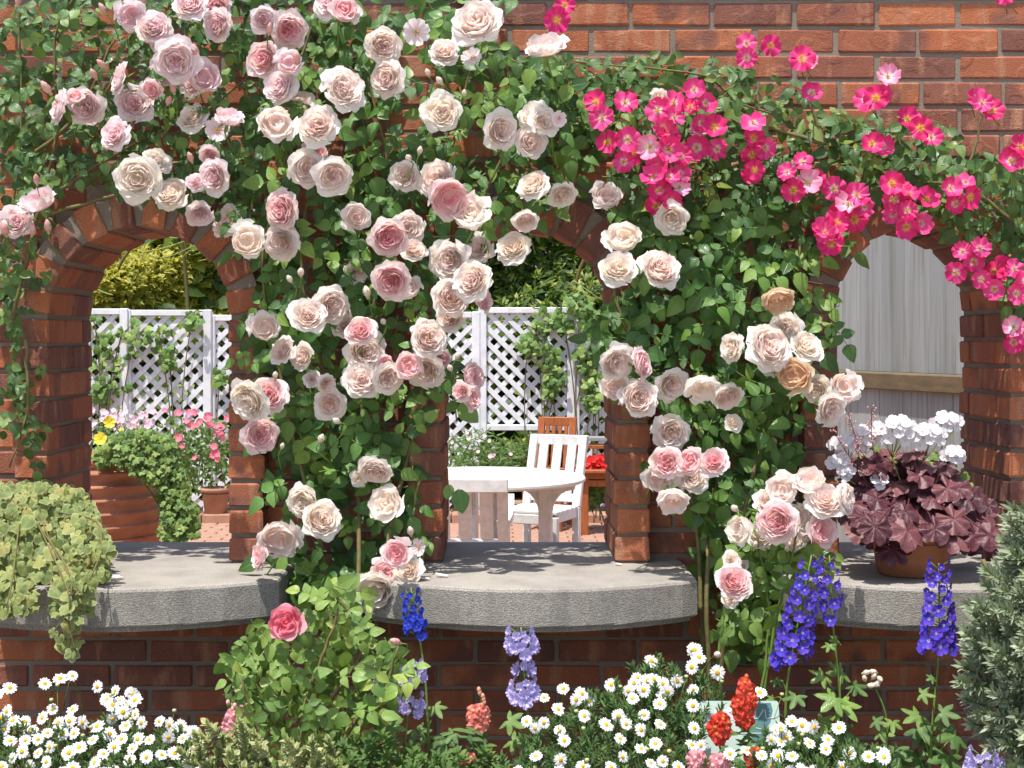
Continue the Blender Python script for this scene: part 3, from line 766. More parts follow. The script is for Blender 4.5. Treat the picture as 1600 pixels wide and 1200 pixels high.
def tufts(mb, pts, L, W, rg, n=9, nseg=2):
    base = []
    for k in range(4):
        q = MB(); leaflet(q, Matrix(), 1, W / L, random.Random(k), .15, .3, nseg); base.append(q)
    for p in pts:
        ax = Vector((rg.uniform(-.8, .8), rg.uniform(-.9, .1), rg.uniform(-.3, .9))).normalized(); r0 = rg.random()
        for _ in range(n):
            d = ax + rv(rg, .75); nn_ = Vector((rg.uniform(-.4, .4), -.6, .8))
            mb.add(rg.choice(base), basis(d, nn_, p + rv(rg, L * .3), L * rg.uniform(.7, 1.2)), (r0 + rg.uniform(-.12, .12)) % 1)
rg = random.Random(5)
def hedge(name, label, cat, x0, x1, y0, z0, z1, n, mat, L, W, seed):
    rg = random.Random(seed); h = thing(name, label, cat, ((x0 + x1) / 2, y0 + .6, PATIO))
    mb = MB(); pts = []
    for _ in range(n):
        x = rg.uniform(x0, x1); z = rg.uniform(z0, z1)
        bulge = .28 * math.sin(x * 3.1 + 1.3 * z + seed) + .22 * math.sin(z * 5.3 - x * 2 + seed)
        pts.append(Vector((x, y0 + .3 + bulge + rg.random() ** 2 * .5 + .55 * max(0, z - .15), z)))
    tufts(mb, pts, L, W, rg, 8)
    cl = mesh_obj('foliage', mb.build('foliage', M[mat]), None, h, 'stuff')
    mb = MB(); cloud(mb, [(x0, y0 + .45, PATIO, x1, y0 + 1.5, .85), (x0, y0 + 1.1, .15, x1, y0 + 2.0, z1 + .3)], 3600, .24, .09, rg); mesh_obj('inner_foliage', mb.build('inner_foliage', M['leaf_hedge']), None, h, 'stuff')
    for k in range(4):
        x = x0 + (x1 - x0) * (k + .5) / 4; pa = [(x, y0 + .7, PATIO - .05), (x + rg.uniform(-.1, .1), y0 + .6, 0), (x + rg.uniform(-.3, .3), y0 + .55, z1 * .6), (x + rg.uniform(-.5, .5), y0 + .4, z1)]
        b = MB(); b.tube(smooth_path(pa, 5), [.035 - .0015 * q for q in range(16)], 6); mesh_obj('trunk', b.build('trunk', M['cane']), None, h)
    tw = MB()
    for _ in range(26):
        p = Vector((rg.uniform(x0, x1), y0 + .05, rg.uniform(z0 + .3, z1))); d = Vector((rg.uniform(-.5, .5), -.1, rg.uniform(-.15, .3)))
        tw.tube(smooth_path([p, p + d * .5 + rv(rg, .06), p + d], 4), .006, 4)
    mesh_obj('twigs', tw.build('twigs', M['stem_pale']), None, h, 'stuff')
hedge('golden_bamboo', 'golden green bamboo clump with fine leaves rising over the trellis in the left arch', 'bamboo', -4.6, -2.0, 9.75, .80, 1.8, 3200, 'leaf_gold', .088, .017, 3)
hedge('evergreen_hedge', 'dark green narrow leaved hedge above the trellis in the middle arch', 'hedge', -1.95, 2.6, 9.8, PATIO, 1.9, 6000, 'leaf_hedge', .095, .021, 8)

def trellis(label, px0, px1, top, z0, slant, y, rail_bottom=False):
    x0, x1 = P(px0, 0, y).x, P(px1, 0, y).x; z1 = P(0, top, y).z
    t = thing('trellis_panel', label, 'trellis', ((x0 + x1) / 2, y, z0), 'white lattice panels along the back of the patio')
    pitch = .138; wd = .044
    for layer, sg in ((0, slant), (1, -slant)):
        c0 = -4.0
        while c0 < 8:
            c0 += pitch
            # line: z - z0 = sg*(x - x0) + off
            pts = []
            off = c0 if sg < 0 else c0 - (x1 - x0) - .5
            seg = []
            xa, xb = x0, x1
            za, zb = z0 + off + sg * 0, z0 + off + sg * (x1 - x0)
            # clip to z range
            def clip(x, z, x2, z2):
                for lim, up_ in ((z0, 1), (z1, 0)):
                    if (z < lim if up_ else z > lim) and (z2 < lim if up_ else z2 > lim): return None
                    if (z < lim if up_ else z > lim): q = (lim - z) / (z2 - z); x, z = x + (x2 - x) * q, lim
                    elif (z2 < lim if up_ else z2 > lim): q = (lim - z) / (z2 - z); x2, z2 = x + (x2 - x) * q, lim
                return x, z, x2, z2
            e = clip(xa, za, xb, zb)
            if not e or math.hypot(e[2] - e[0], e[3] - e[1]) < .08: continue
            mid = Vector(((e[0] + e[2]) / 2, y - .012 * (1 - layer) + .004, (e[1] + e[3]) / 2)); ln = math.hypot(e[2] - e[0], e[3] - e[1])
            b = MB(); b.box((0, 0, 0), (ln, .010, wd))
            mesh_obj('slat', b.build('slat', M['trellis'], False), Matrix.Translation(mid) @ Matrix.Rotation(-math.atan(sg), 4, 'Y'), t)
    for x in (x0, x1):
        b = MB(); b.box((x, y - .015, (z0 + z1) / 2 - .05), (.075, .06, z1 - z0 + .16), ch=.006); mesh_obj('post', b.build('post', M['trellis'], False), None, t)
    for z in ([z1 + .0, z0] if rail_bottom else [z1]):
        b = MB(); b.box(((x0 + x1) / 2, y - .016, z), (x1 - x0 - .076, .045, .055), ch=.006); mesh_obj('rail', b.build('rail', M['trellis'], False), None, t)
YT = 9.25
trellis('white lattice panel half hidden by green creeper at the left of the left arch', 20, 195, 487, PATIO + .06, 1, YT)
trellis('white lattice panel between two posts behind the ivy draped terracotta jar', 200, 325, 489, PATIO + .06, 1, YT + .02)
trellis('white lattice panel showing as a narrow strip beside the right jamb of the left arch', 331, 603, 497, PATIO + .06, 1, YT + .05)
trellis('white lattice panel beside the drooping pink rose in the middle arch', 610, 744, 492, PATIO + .06, 1, YT)
trellis('white lattice panel with a bottom rail behind the white table', 754, 892, 485, P(0, 668, YT).z, -1, YT + .01, True)
trellis('white lattice panel behind the red geraniums and creeper in the middle arch', 899, 1060, 497, PATIO + .06, 1, YT + .03)

def creeper(label, spots, n, y, mat, lpx, seed, name='creeper'):
    rg = random.Random(seed); c0 = P(spots[0][0], spots[0][1], y); c = thing(name, label, 'creeper', (c0.x, y, PATIO))
    mb = MB(); base = [lobed(k, 3, .3, 2, 4, .05, .15) for k in range(4)]
    k = 0
    for _ in range(n):
        sx, sy, sr = rg.choice(spots); a = rg.uniform(0, 6.28); q = math.sqrt(rg.random()) * sr
        p = P(sx + q * math.cos(a), sy + q * math.sin(a), y - rg.uniform(.02, .16)); d, nn_ = leaf_dir(rg, 1.5)
        mb.add(rg.choice(base), basis(d, nn_, p, K(lpx, y) * rg.uniform(.6, 1.2)), rg.random())
    mesh_obj('leaves', mb.build('leaves', M[mat]), None, c, 'stuff')
    mb = MB()
    for sx, sy, sr in spots:
        pa = [P(sx + rg.uniform(-20, 20), 800, y - .02), P(sx + rg.uniform(-20, 20), (sy + 800) / 2, y - .04), P(sx, sy, y - .05), P(sx + rg.uniform(-20, 20), sy - sr, y - .05)]
        mb.tube(smooth_path(pa, 5), .006, 4)
    mesh_obj('vine_stems', mb.build('vine_stems', M['cane']), None, c, 'stuff')
creeper('green creeper with small leaves climbing the trellis at the left of the left arch', [(150, 520, 26), (160, 570, 30), (150, 620, 20), (185, 540, 30), (210, 520, 25), (250, 530, 22), (265, 560, 16), (300, 500, 14), (175, 600, 26), (345, 590, 14)], 190, YT, 'leaf_ivy', 7, 41)
creeper('green creeper hanging down the railed trellis behind the table', [(850, 500, 20), (840, 530, 22), (855, 560, 22), (825, 540, 18), (868, 590, 16), (860, 610, 12), (880, 500, 20)], 260, YT, 'leaf_ivy', 6, 42)
creeper('green creeper beside the right jamb of the middle arch', [(915, 560, 20), (930, 600, 20), (920, 500, 18), (935, 530, 18), (905, 470, 22), (925, 630, 12)], 240, YT - .05, 'leaf_ivy', 6.5, 43)

# grey board fence seen through the right arch
A0 = Vector((2.055, 3.15, 0)); FD = Vector((-.32, 1.0, 0)).normalized()
fen = thing('board_fence', 'weathered pale grey vertical board fence with an ochre rail seen through the right arch', 'fence', (A0.x, A0.y, PATIO))
FN = Vector((-FD.y, FD.x, 0)) * 1.0
if FN.y > 0: FN = -FN
FN.normalize(); ang = math.atan2(FD.y, FD.x); rg = random.Random(14)
for k in range(-7, 11):
    c = A0 + FD * (.205 * k) + FN * rg.uniform(-.002, .002)
    for (z0, z1, off) in ((.43, 1.95, 0.0), (PATIO, .40, .012)):
        b = MB(); b.box((0, 0, 0), (.2035, .022, z1 - z0), ch=.003)
        mesh_obj('board', b.build('board', M['fence'], False), Matrix.Translation(c + FN * off + Vector((0, 0, (z0 + z1) / 2))) @ Matrix.Rotation(ang, 4, 'Z'), fen)
b = MB(); b.box((0, 0, 0), (3.7, .05, .085), ch=.006)
mesh_obj('rail', b.build('rail', M['rail'], False), Matrix.Translation(A0 + FD * .3 + FN * .036 + Vector((0, 0, .385))) @ Matrix.Rotation(ang, 4, 'Z'), fen)

# round white table
TX, TY, TZ = -.11, 9.3 - D0, CZ - .9
tb = thing('garden_table', 'round white painted garden table on the brick patio', 'table', (TX, TY, PATIO))
mb = MB(); mb.lathe([(0, -.045), (.60, -.045), (.655, -.040), (.68, -.025), (.68, -.012), (.672, -.002), (.655, 0), (0, 0)], (TX, TY, TZ), 64); mesh_obj('tabletop', mb.build('tabletop', M['white_paint'], False), None, tb)
for k in range(4):
    a = PI / 4 + k * PI / 2 + .62; lx, ly = TX + .42 * math.cos(a), TY + .42 * math.sin(a)
    mb = MB(); mb.box((lx, ly, (PATIO + TZ - .045) / 2), (.085, .085, TZ - .045 - PATIO), Matrix.Rotation(a, 3, 'Z'), ch=.006)
    mesh_obj('leg', mb.build('leg', M['white_paint'], False), None, tb)
    mb = MB(); Mx = Matrix.Translation((lx, ly, TZ - .047)) @ Matrix.Rotation(a, 4, 'Z'); pr = []
    for sx in (-1, 1):
        pts = [(sx * .042, 0), (sx * .20, 0), (sx * .19, -.035)] + [(sx * (.042 + .13 * (1 - math.sin(q))), -.04 - .17 * (1 - math.cos(q))) for q in [.3, .6, .9, 1.2, 1.5]]
        q = [[Mx @ Vector((x, yy, z)) for x, z in pts] for yy in (-.02, .02)]
        mb.grid(q); bb = len(mb.v)
        for row in q:
            ii = [mb.vert(p) for p in row]; mb.face(ii)
    mesh_obj('bracket', mb.build('bracket', M['white_paint'], False), None, tb)
def chair(name, label, loc, rz, mat, W=.52, H=.92, SH=.42, nsl=4, lean=.14, arms=True, group=None):
    t = thing(name, label, 'chair', loc, group); B = Matrix.Translation(Vector(loc)) @ Matrix.Rotation(rz, 4, 'Z')   # local -Y = front
    def bar(nm, a, b, sx, sy, up=Vector((0, 1, 0))):
        a, b = Vector(a), Vector(b); d = b - a; mb = MB(); mb.box((0, 0, 0), (sx, d.length, sy), ch=.005)
        mesh_obj(nm, mb.build(nm, M[mat], False), B @ basis(d, up - d * (up.dot(d) / d.dot(d)) if abs(up.normalized().dot(d.normalized())) < .99 else Vector((0, 0, 1)), (a + b) / 2), t)
    hw = W / 2 - .03; dp = .44; yb = dp / 2
    tz = lambda z: yb + max(0, z - SH) * lean / (H - SH)
    for s in (-1, 1):
        bar('back_post', (s * hw, yb, 0), (s * hw, yb, SH), .055, .05)
        bar('back_stile', (s * hw, yb, SH), (s * hw, tz(H), H), .06, .045)
        bar('leg', (s * hw, -yb, 0), (s * hw, -yb, SH + .18 if arms else SH - .03), .055, .055)
        if arms:
            mb = MB(); pa = smooth_path([(s * hw, tz(SH + .21), SH + .20), (s * (hw + .01), 0, SH + .19), (s * (hw + .015), -yb - .02, SH + .21), (s * (hw + .015), -yb - .09, SH + .28)], 4)
            rows = [[p + Vector((-.035, 0, 0)), p + Vector((.035, 0, 0)), p + Vector((.035, 0, -.04)), p + Vector((-.035, 0, -.04))] for p in pa]
            mb.grid(rows, close=True); mb.face((3, 2, 1, 0)); e = 4 * (len(pa) - 1); mb.face((e, e + 1, e + 2, e + 3))
            mesh_obj('armrest', mb.build('armrest', M[mat], False), B, t)
        bar('side_rail', (s * hw, -yb + .03, SH - .04), (s * hw, yb - .03, SH - .04), .03, .07, Vector((0, 0, 1)))
    bar('top_rail', (-hw - .03, tz(H) + .002, H - .035), (hw + .03, tz(H) + .002, H - .035), .05, .075, Vector((0, 0, 1)))
    bar('lower_rail', (-hw + .03, tz(SH + .08), SH + .06), (hw - .03, tz(SH + .08), SH + .06), .04, .06, Vector((0, 0, 1)))
    bar('front_rail', (-hw + .03, -yb, SH - .05), (hw - .03, -yb, SH - .05), .035, .07, Vector((0, 0, 1)))
    sw = (W - .12) / nsl
    for k in range(nsl):
        x = -hw + .03 + sw * (k + .5); bar('back_slat', (x, tz(SH + .09), SH + .09), (x, tz(H - .07), H - .07), sw * .62, .02)
    for k in range(5):
        y = -yb + .03 + .09 * k; bar('seat_slat', (-hw - .02, y, SH), (hw + .02, y, SH), .078, .022, Vector((0, 0, 1)))
    return t
chair('garden_chair', 'white slatted garden chair with its shaded back to the wall, nearest the sill', (-.24, 4.33, PATIO), PI - .03, 'white_paint', .60, .84, .40, 4, .20)
chair('garden_chair', 'white slatted garden armchair on the far right side of the round table', (.30, 6.55, PATIO), -.42, 'white_paint', .46, .875, .36, 3, .16, False)
chair('garden_chair', 'orange brown wooden slatted chair standing behind the white armchair', (.42, 8.2, PATIO), -.28, 'teak', .34, .92, .40, 4, .10, False)

# plant pots and their plants behind the wall
def pot(name, label, loc, prof, mat, n=40, cat='plant pot', group=None):
    t = thing(name, label, cat, loc, group); mb = MB(); mb.lathe(prof, loc, n); mesh_obj('body', mb.build('pot_body', M[mat]), None, t)
    r = prof[-1][0] if prof[-1][0] > 0 else prof[-2][0]
    zi = max(z for _, z in prof) - .04; rr = max(q for q, z in prof if z > zi - .02) * .9
    mb = MB(); mb.lathe([(rr, zi - .01), (rr * .6, zi), (0, zi + .012)], loc, 20); mesh_obj('soil', mb.build('pot_soil', M['soil']), None, t); return t
JX, JY = -2.62, 9.0 - D0
pr = [(0, 0), (.36, 0), (.38, .02)]
for k in range(9):
    z = .04 + .083 * k; q = z / .8; r = .39 + .07 * math.sin(q * PI * .85); pr += [(r - .004, z), (r + .002, z + .055), (r + .014, z + .064), (r + .014, z + .072), (r - .002, z + .079)]
pr += [(.40, .80), (.42, .83), (.42, .86), (.38, .86), (.36, .80)]
pot('terracotta_jar', 'large ribbed terracotta jar draped with ivy behind the left sill', (JX, JY, PATIO), pr, 'terra_dark', 64, 'jar')
def leafy(name, label, cat, loc, spots, n, y, mat, lpx, seed, shape='lobed', depth=.15, flowers=(), stems=True, group=None):
    rg = random.Random(seed); t = thing(name, label, cat, loc, group); mb = MB()
    base = [lobed(k, 5, .4, 2, 4, .05, .15) for k in range(4)] if shape == 'lobed' else None
    if base is None:
        base = []
        for k in range(4): q = MB(); leaflet(q, Matrix(), 2, .5 if shape == 'oval' else .18, random.Random(k), .2, .2, 3); base.append(q)
    tot = [s[2] ** 2 for s in spots]
    for _ in range(n):
        sx, sy, sr = rg.choices(spots, tot)[0]; a = rg.uniform(0, 6.28); q = math.sqrt(rg.random()) * sr
        p = P(sx + q * math.cos(a), sy + q * math.sin(a), y + rg.uniform(-depth, depth)); d, nn_ = leaf_dir(rg, 1.6 if shape == 'lobed' else 2.8)
        mb.add(rg.choice(base), basis(d, nn_, p, K(lpx, y) * rg.uniform(.6, 1.25)), rg.random())
    mesh_obj('leaves', mb.build('leaves', M[mat]), None, t, 'stuff')
    st = MB()
    for sx, sy, sr in spots:
        a = Vector(loc); b = P(sx, sy, y); st.tube(smooth_path([a + rv(rg, .05), (a + b) / 2 + Vector((0, 0, .1)), b], 4), .006, 4)
    mesh_obj('stems', st.build('stems', M['stem']), None, t, 'stuff')
    for px, py, dia, me in flowers:
        mesh_obj('flower', me, facing(Vector((rg.uniform(-.5, .5), -1, rg.uniform(.1, .9))), P(px, py, y - depth - .02 + rg.uniform(-.03, .05)), K(dia, y) * .5, rg.uniform(0, 6)), t)
    return t
FL = {c: [open_flower(50 + k, 5, 1.2, .08, .3, .08, False, .04, 3).build('floret', [M[c], M['stamen']]) for k in range(3)] for c in ('pink_petal', 'hotpink_petal', 'red_petal', 'yellow_petal', 'white_petal')}
rg = random.Random(31)
fl = [(rg.uniform(142, 242), rg.uniform(638, 664) + 8 * abs(rg.random()), rg.uniform(8, 12), rg.choice(FL['pink_petal'])) for _ in range(52)]
leafy('pink_daisy_bush', 'bush of small pale pink flowers growing out of the large ribbed jar', 'flowers', (JX + .1, JY, PATIO + .85), [(150, 665, 22), (180, 662, 24), (215, 664, 24), (235, 668, 16)], 300, JY - .05, 'leaf_daisy', 4, 61, 'narrow', .2, fl)
leafy('yellow_pansy', 'two yellow pansies beside the ivy on the large ribbed jar', 'flowers', (JX + .05, JY - .2, PATIO + .83), [(160, 680, 14), (170, 672, 12)], 40, JY - .3, 'leaf_herb', 5, 62, 'oval', .05, [(171, 660, 20, FL['yellow_petal'][0]), (157, 686, 22, FL['yellow_petal'][1]), (190, 672, 9, FL['yellow_petal'][2])])
leafy('trailing_ivy', 'bright green ivy cascading over the right side of the large ribbed jar', 'ivy', (JX + .2, JY - .2, PATIO + .83), [(165, 712, 18), (190, 700, 24), (220, 698, 30), (240, 730, 24), (258, 740, 28), (272, 770, 26), (275, 800, 26), (270, 830, 22), (290, 800, 18), (300, 825, 14), (215, 725, 16), (250, 705, 26), (195, 720, 12)], 1300, JY - .42, 'leaf_ivy', 7, 63, 'lobed', .09)
fl = [(rg.uniform(250, 360), rg.uniform(640, 720), rg.uniform(9, 16), rg.choice(FL['hotpink_petal'])) for _ in range(30)]
leafy('pink_rose_bush', 'bush of small hot pink roses in front of the trellis in the left arch', 'rose bush', (P(300, 0, 8.7).x, 8.7, PATIO + .2), [(270, 680, 34), (300, 700, 38), (335, 690, 36), (345, 720, 30), (310, 735, 34), (280, 720, 30)], 700, 8.7, 'leaf_herb', 5, 64, 'oval', .22, fl)
pot('small_terracotta_pot', 'small pale terracotta pot on the brick kerb behind the left arch', (P(337, 0, 8.6).x, 8.6, PATIO + .075), [(0, 0), (.095, 0), (.118, .19), (.135, .19), (.138, .225), (.12, .225), (.11, .18)], 'terra_pale')
kerb = thing('brick_kerb', 'low brick kerb along the foot of the white trellis', 'kerb', (0, 8.55, PATIO)); kb = []
mb = MB(); mb.box((0, 0, 0), (.30, .26, .075), ch=.006); kbm = mb.build('kerb_brick', M['terra_pale'], False)
for k in range(-14, 8): mesh_obj('kerb_brick', kbm, Matrix.Translation((.31 * k + .05, 8.6, PATIO + .038)), kerb)
# middle arch: fern like bush, wooden planters with geraniums
fl = [(rg.uniform(700, 800), rg.uniform(675, 715), rg.uniform(5, 8), rg.choice(FL['pink_petal'])) for _ in range(14)]
leafy('feathery_shrub', 'feathery light green shrub with a few pink flowers behind the white table', 'shrub', (P(750, 0, 8.8).x, 8.8, PATIO + .3), [(715, 705, 24), (745, 700, 28), (775, 705, 28), (800, 715, 20), (730, 722, 22), (765, 726, 26), (820, 700, 14)], 900, 8.8, 'leaf_herb', 6, 65, 'narrow', .2, fl)
leafy('green_shrub', 'shrub with bright green tips under the railed trellis behind the chairs', 'shrub', (P(822, 0, 8.9).x, 8.9, PATIO + .1), [(822, 700, 16), (826, 725, 20), (812, 740, 18), (835, 750, 20)], 300, 8.95, 'leaf_hedge', 6, 66, 'oval', .15)
def planter(label, x, y, w, z0, z1, mat='teak'):
    t = thing('wooden_planter', label, 'planter', (x, y, PATIO))
    for k in range(2):
        for s in (-1, 1):
            mb = MB(); mb.box((x + s * (w / 2 - .03), y + (k - .5) * .3, (PATIO + z1) / 2), (.06, .06, z1 - PATIO), ch=.005); mesh_obj('leg', mb.build('leg', M[mat], False), None, t)
    n = max(2, int((z1 - z0) / .1))
    for k in range(n):
        for s in (-1, 1):
            mb = MB(); mb.box((x, y + s * .165, z0 + (z1 - z0) * (k + .5) / n), (w, .02, (z1 - z0) / n - .008), ch=.003); mesh_obj('plank', mb.build('plank', M[mat], False), None, t)
    mb = MB(); mb.box((x, y, z0 + .01), (w - .04, .3, .02)); mb.box((x, y, z1 - .05), (w - .05, .29, .03)); mesh_obj('soil_tray', mb.build('soil_tray', M['soil'], False), None, t)
    mb = MB(); mb.box((x, y - .02, z1 + .01), (w + .06, .44, .025), ch=.004); mesh_obj('rim', mb.build('rim', M[mat], False), None, t)
zt = P(0, 735, 7.9).z
planter('orange brown wooden planter box with red geraniums beside the middle pier', P(940, 0, 7.9).x, 7.9, .36, zt - .12, zt)
fl = [(rg.uniform(914, 950), rg.uniform(714, 732), rg.uniform(10, 15), rg.choice(FL['red_petal'])) for _ in range(34)]
leafy('red_geranium', 'mass of bright red geraniums on top of the wooden planter box', 'geranium', (P(935, 0, 7.9).x, 7.9, zt), [(925, 728, 10), (940, 726, 12)], 60, 7.9, 'leaf_ivy', 6, 67, 'lobed', .08, fl)
fl = [(918, 752, 12, FL['red_petal'][0]), (921, 746, 9, FL['red_petal'][1]), (915, 757, 8, FL['red_petal'][2])]
leafy('red_geranium', 'geranium with round green leaves and one red bloom under the planter box', 'geranium', (P(935, 0, 8.1).x, 8.1, PATIO + .1), [(928, 757, 13), (938, 768, 14), (925, 778, 10)], 130, 8.15, 'leaf_ivy', 7, 68, 'lobed', .08, fl)
bx = P(935, 0, 8.9).x
t = thing('wooden_rack', 'weathered wooden shelf rack in front of the lattice beside the middle pier', 'rack', (bx, 8.9, PATIO))
for z, m_ in ((P(0, 686, 8.9).z, 'fence'), (P(0, 698, 8.9).z, 'teak')):
    mb = MB(); mb.box((bx + .05, 8.95, z), (.5, .16, .035), ch=.004); mesh_obj('shelf', mb.build('shelf', M[m_], False), None, t)
for s in (-1, 1):
    mb = MB(); mb.box((bx + .05 + s * .22, 8.95, (PATIO + P(0, 690, 8.9).z) / 2), (.05, .1, P(0, 690, 8.9).z - PATIO), ch=.004); mesh_obj('upright', mb.build('upright', M['teak'], False), None, t)

# ------------------------------------------------------------------ climbing roses
ra = thing('climbing_rose', 'climbing rose with clusters of small blush pink blooms and rounded leaves above the left arch', 'climbing rose', (-1.55, -.02, BED), 'climbing roses on the wall')
PA = [[(-30, -20), (570, -20), (545, 60), (500, 110), (450, 230), (395, 300), (330, 345), (270, 300), (200, 290), (95, 300), (60, 330), (-30, 320)],
      [(-30, 290), (70, 300), (95, 380), (70, 470), (45, 540), (-30, 540)], [(180, 240), (380, 200), (380, 330), (300, 350), (230, 300)]]
foliage(ra, PA, 275, 170, 'leaf_small', 19, (-.20, -.02), (-.06, .05), 201, 14)
foliage(ra, [[(22, 540), (70, 540), (75, 740), (20, 740)], [(-30, 500), (40, 500), (40, 700), (-30, 700)]], 22, 0, 'leaf_small', 18, (-.12, -.05), (0, 0), 202, 16, 1.0)
A_BL = [(205, 22, 48), (240, 40, 52), (253, 65, 42), (275, 95, 66, 'f'), (318, 118, 56), (255, 112, 42, 'b'), (300, 128, 42, 'b'), (183, 122, 50, 'l'), (210, 160, 56), (237, 140, 36, 'k'), (90, 165, 52, 'l'), (132, 167, 58), (117, 150, 28, 'k'), (177, 208, 50), (300, 182, 46, 'c'), (357, 182, 46, 'u'), (340, 203, 38, 'o'), (297, 5, 52), (337, 10, 46, 'k'), (337, 38, 50), (213, 278, 68, 'cf'), (266, 300, 54, 'c'), (247, 250, 42, 'cb'), (326, 243, 30, 'k'), (332, 275, 52), (312, 337, 40, 'd'), (305, 285, 28), (58, 313, 60, 'u'), (25, 345, 50), (413, 30, 42), (452, 48, 56, 'k'), (410, 92, 55, 'k'), (435, 133, 55), (452, 97, 44), (512, 3, 50), (538, 14, 48, 'k'), (-12, 350, 40)]
blooms(ra, A_BL, 'petal_blush', -.24, 203, .05)
buds(ra, [(290, 77, 12), (308, 90, 14), (165, 20), (164, 105), (150, 122), (78, 145, 14), (58, 287), (10, 367, 13), (50, 368), (76, 362, 13), (300, 252), (332, 250), (222, 12, 13), (420, 52), (27, 8, 10), (272, 145), (262, 162), (465, 98, 12)], -.25, 204, 11)
for k, pts in enumerate([[(-10, 1000), (-25, 700), (-15, 480), (30, 250), (28, -20)], [(20, 500), (60, 330), (90, 200), (85, 60), (125, -20)], [(40, 530), (42, 640), (15, 730)], [(90, 300), (150, 260), (260, 200), (340, 160), (470, 40)], [(28, 260), (120, 180), (180, 60), (240, -20)], [(470, 260), (455, 150), (480, 60), (520, -20)], [(60, 340), (200, 300), (300, 280), (370, 250)]]):
    cane(ra, [P(a, b, -.06 - .02 * (k % 3)) for a, b in pts], .0055, .0025, seed=k)

rb = thing('climbing_rose', 'big climbing rose with many large pale pink blooms between the left and middle arches', 'climbing rose', (-.35, -.02, BED), 'climbing roses on the wall')
PB = [[(410, 250), (420, 140), (560, 20), (700, -20), (790, -20), (790, 90), (890, 110), (940, 180), (910, 300), (850, 330), (790, 370), (770, 440), (750, 480), (715, 560), (700, 640), (690, 700), (640, 720), (560, 720), (480, 700), (400, 640), (368, 560), (372, 400), (340, 350)],
      [(400, 640), (640, 660), (650, 780), (660, 850), (630, 900), (560, 900), (470, 910), (400, 890), (395, 800), (430, 740)], [(440, 880), (560, 880), (560, 990), (470, 960), (400, 930)]]
foliage(rb, PB, 285, 190, 'leaf_mid', 29, (-.22, -.02), (-.05, .055), 211, 19)
B_BL = [(540, 137, 68, 'f'), (600, 70, 53), (602, 122, 57), (650, 50, 42, 'o'), (695, 80, 43, 'b'), (742, 30, 77, 'f'), (738, 92, 34, 'o'), (852, 70, 64, 'fu'), (690, 174, 58, 'c'), (785, 205, 57), (833, 178, 47, 'c'), (852, 188, 46, 'c'), (830, 222, 49), (872, 186, 26, 'co'), (432, 193, 60), (460, 165, 58, 'b'), (497, 194, 60, 'f'), (493, 236, 38, 'kb'), (480, 264, 57), (521, 276, 57, 'f'), (633, 275, 46, 'b'), (680, 277, 62), (703, 310, 70, 'fk'), (735, 332, 62, 'cf'), (831, 287, 50, 'c'), (880, 306, 43, 'cd'), (437, 327, 58, 'k'), (438, 380, 53), (387, 375, 57, 'c'), (353, 345, 52, 'b'), (556, 338, 45), (608, 372, 58, 'k'), (638, 355, 50), (647, 388, 38, 'b'), (610, 440, 60, 'kf'), (640, 450, 36, 'b'), (702, 408, 63), (748, 388, 44, 'b'), (735, 437, 62, 'f'), (705, 465, 57), (703, 494, 46, 'b'), (757, 467, 40, 'kr'), (800, 385, 53, 'c'), (822, 347, 38, 'd'), (558, 422, 36, 'b'), (483, 490, 54), (519, 478, 58, 'f'), (537, 503, 42, 'b'), (563, 515, 46, 'kf'), (572, 550, 59), (565, 592, 56), (602, 568, 28, 'kf'), (608, 592, 46), (638, 572, 46, 'kf'), (664, 580, 56), (672, 528, 58, 'f'), (413, 510, 48), (440, 547, 42, 'b'), (470, 557, 40, 'b'), (515, 632, 48), (511, 600, 28), (488, 592, 26, 'b'), (385, 628, 64, 'cf'), (418, 616, 58, 'k'), (408, 680, 55, 'kf'), (740, 588, 46, 'kr'), (738, 620, 40, 'kr'), (720, 612, 30, 'k'), (585, 738, 50, 'd'), (560, 748, 26, 'cb'), (602, 787, 58, 'c'), (472, 787, 56, 'c'), (505, 810, 60, 'cf'), (435, 843, 65, 'f'), (403, 868, 44, 'kl'), (620, 865, 48, 'kf'), (603, 893, 46, 'k'), (636, 888, 46, 'c'), (582, 922, 66, 'cf'), (655, 855, 28, 'o'), (690, 560, 30, 'kb')]
blooms(rb, B_BL, 'petal_pale', -.27, 212, .12)
buds(rb, [(690, 130, 11), (670, 118, 10), (725, 150, 9), (470, 430, 12), (455, 440, 10), (640, 250, 11), (655, 240, 10), (530, 660, 11), (500, 690, 12), (430, 590, 10), (575, 463, 14), (705, 578, 10), (713, 560, 9), (642, 835, 12), (440, 700, 8), (600, 505, 10), (660, 505, 9)], -.28, 213, 12, BUDC)
for k, pts in enumerate([[(555, 1130), (560, 900), (562, 700), (575, 520), (610, 300), (560, 60)], [(575, 1130), (600, 880), (640, 700), (690, 480), (760, 300), (830, 150)], [(540, 1130), (500, 850), (450, 640), (410, 420), (460, 200)], [(575, 520), (640, 420), (700, 250), (740, 90)], [(560, 700), (500, 560), (470, 380), (520, 200)], [(647, 900), (645, 800), (660, 740)]]):
    cane(rb, [P(a, b, -.05 - .03 * (k % 3) if b < 880 else -.20) for a, b in pts], .007, .003, seed=10 + k)
for px, py, a, sc in ((716, 785, .2, 1.3), (704, 770, -.3, .8), (716, 655, .9, 1.4), (640, 825, .6, 1.0), (628, 832, -.9, 1.1)):
    s = K(26 * sc, -.15); q = MB(); leaflet(q, Matrix(), 1.15, .42, random.Random(int(px)), .15, .15, 7, .8, .3)
    mesh_obj('leaf', q.build('single_leaf', M['leaf_mid']), basis(Vector((math.sin(a), -.2, -math.cos(a))), Vector((.1, -1, .35)), P(px, py - 16 * sc, -.15), s), rb)

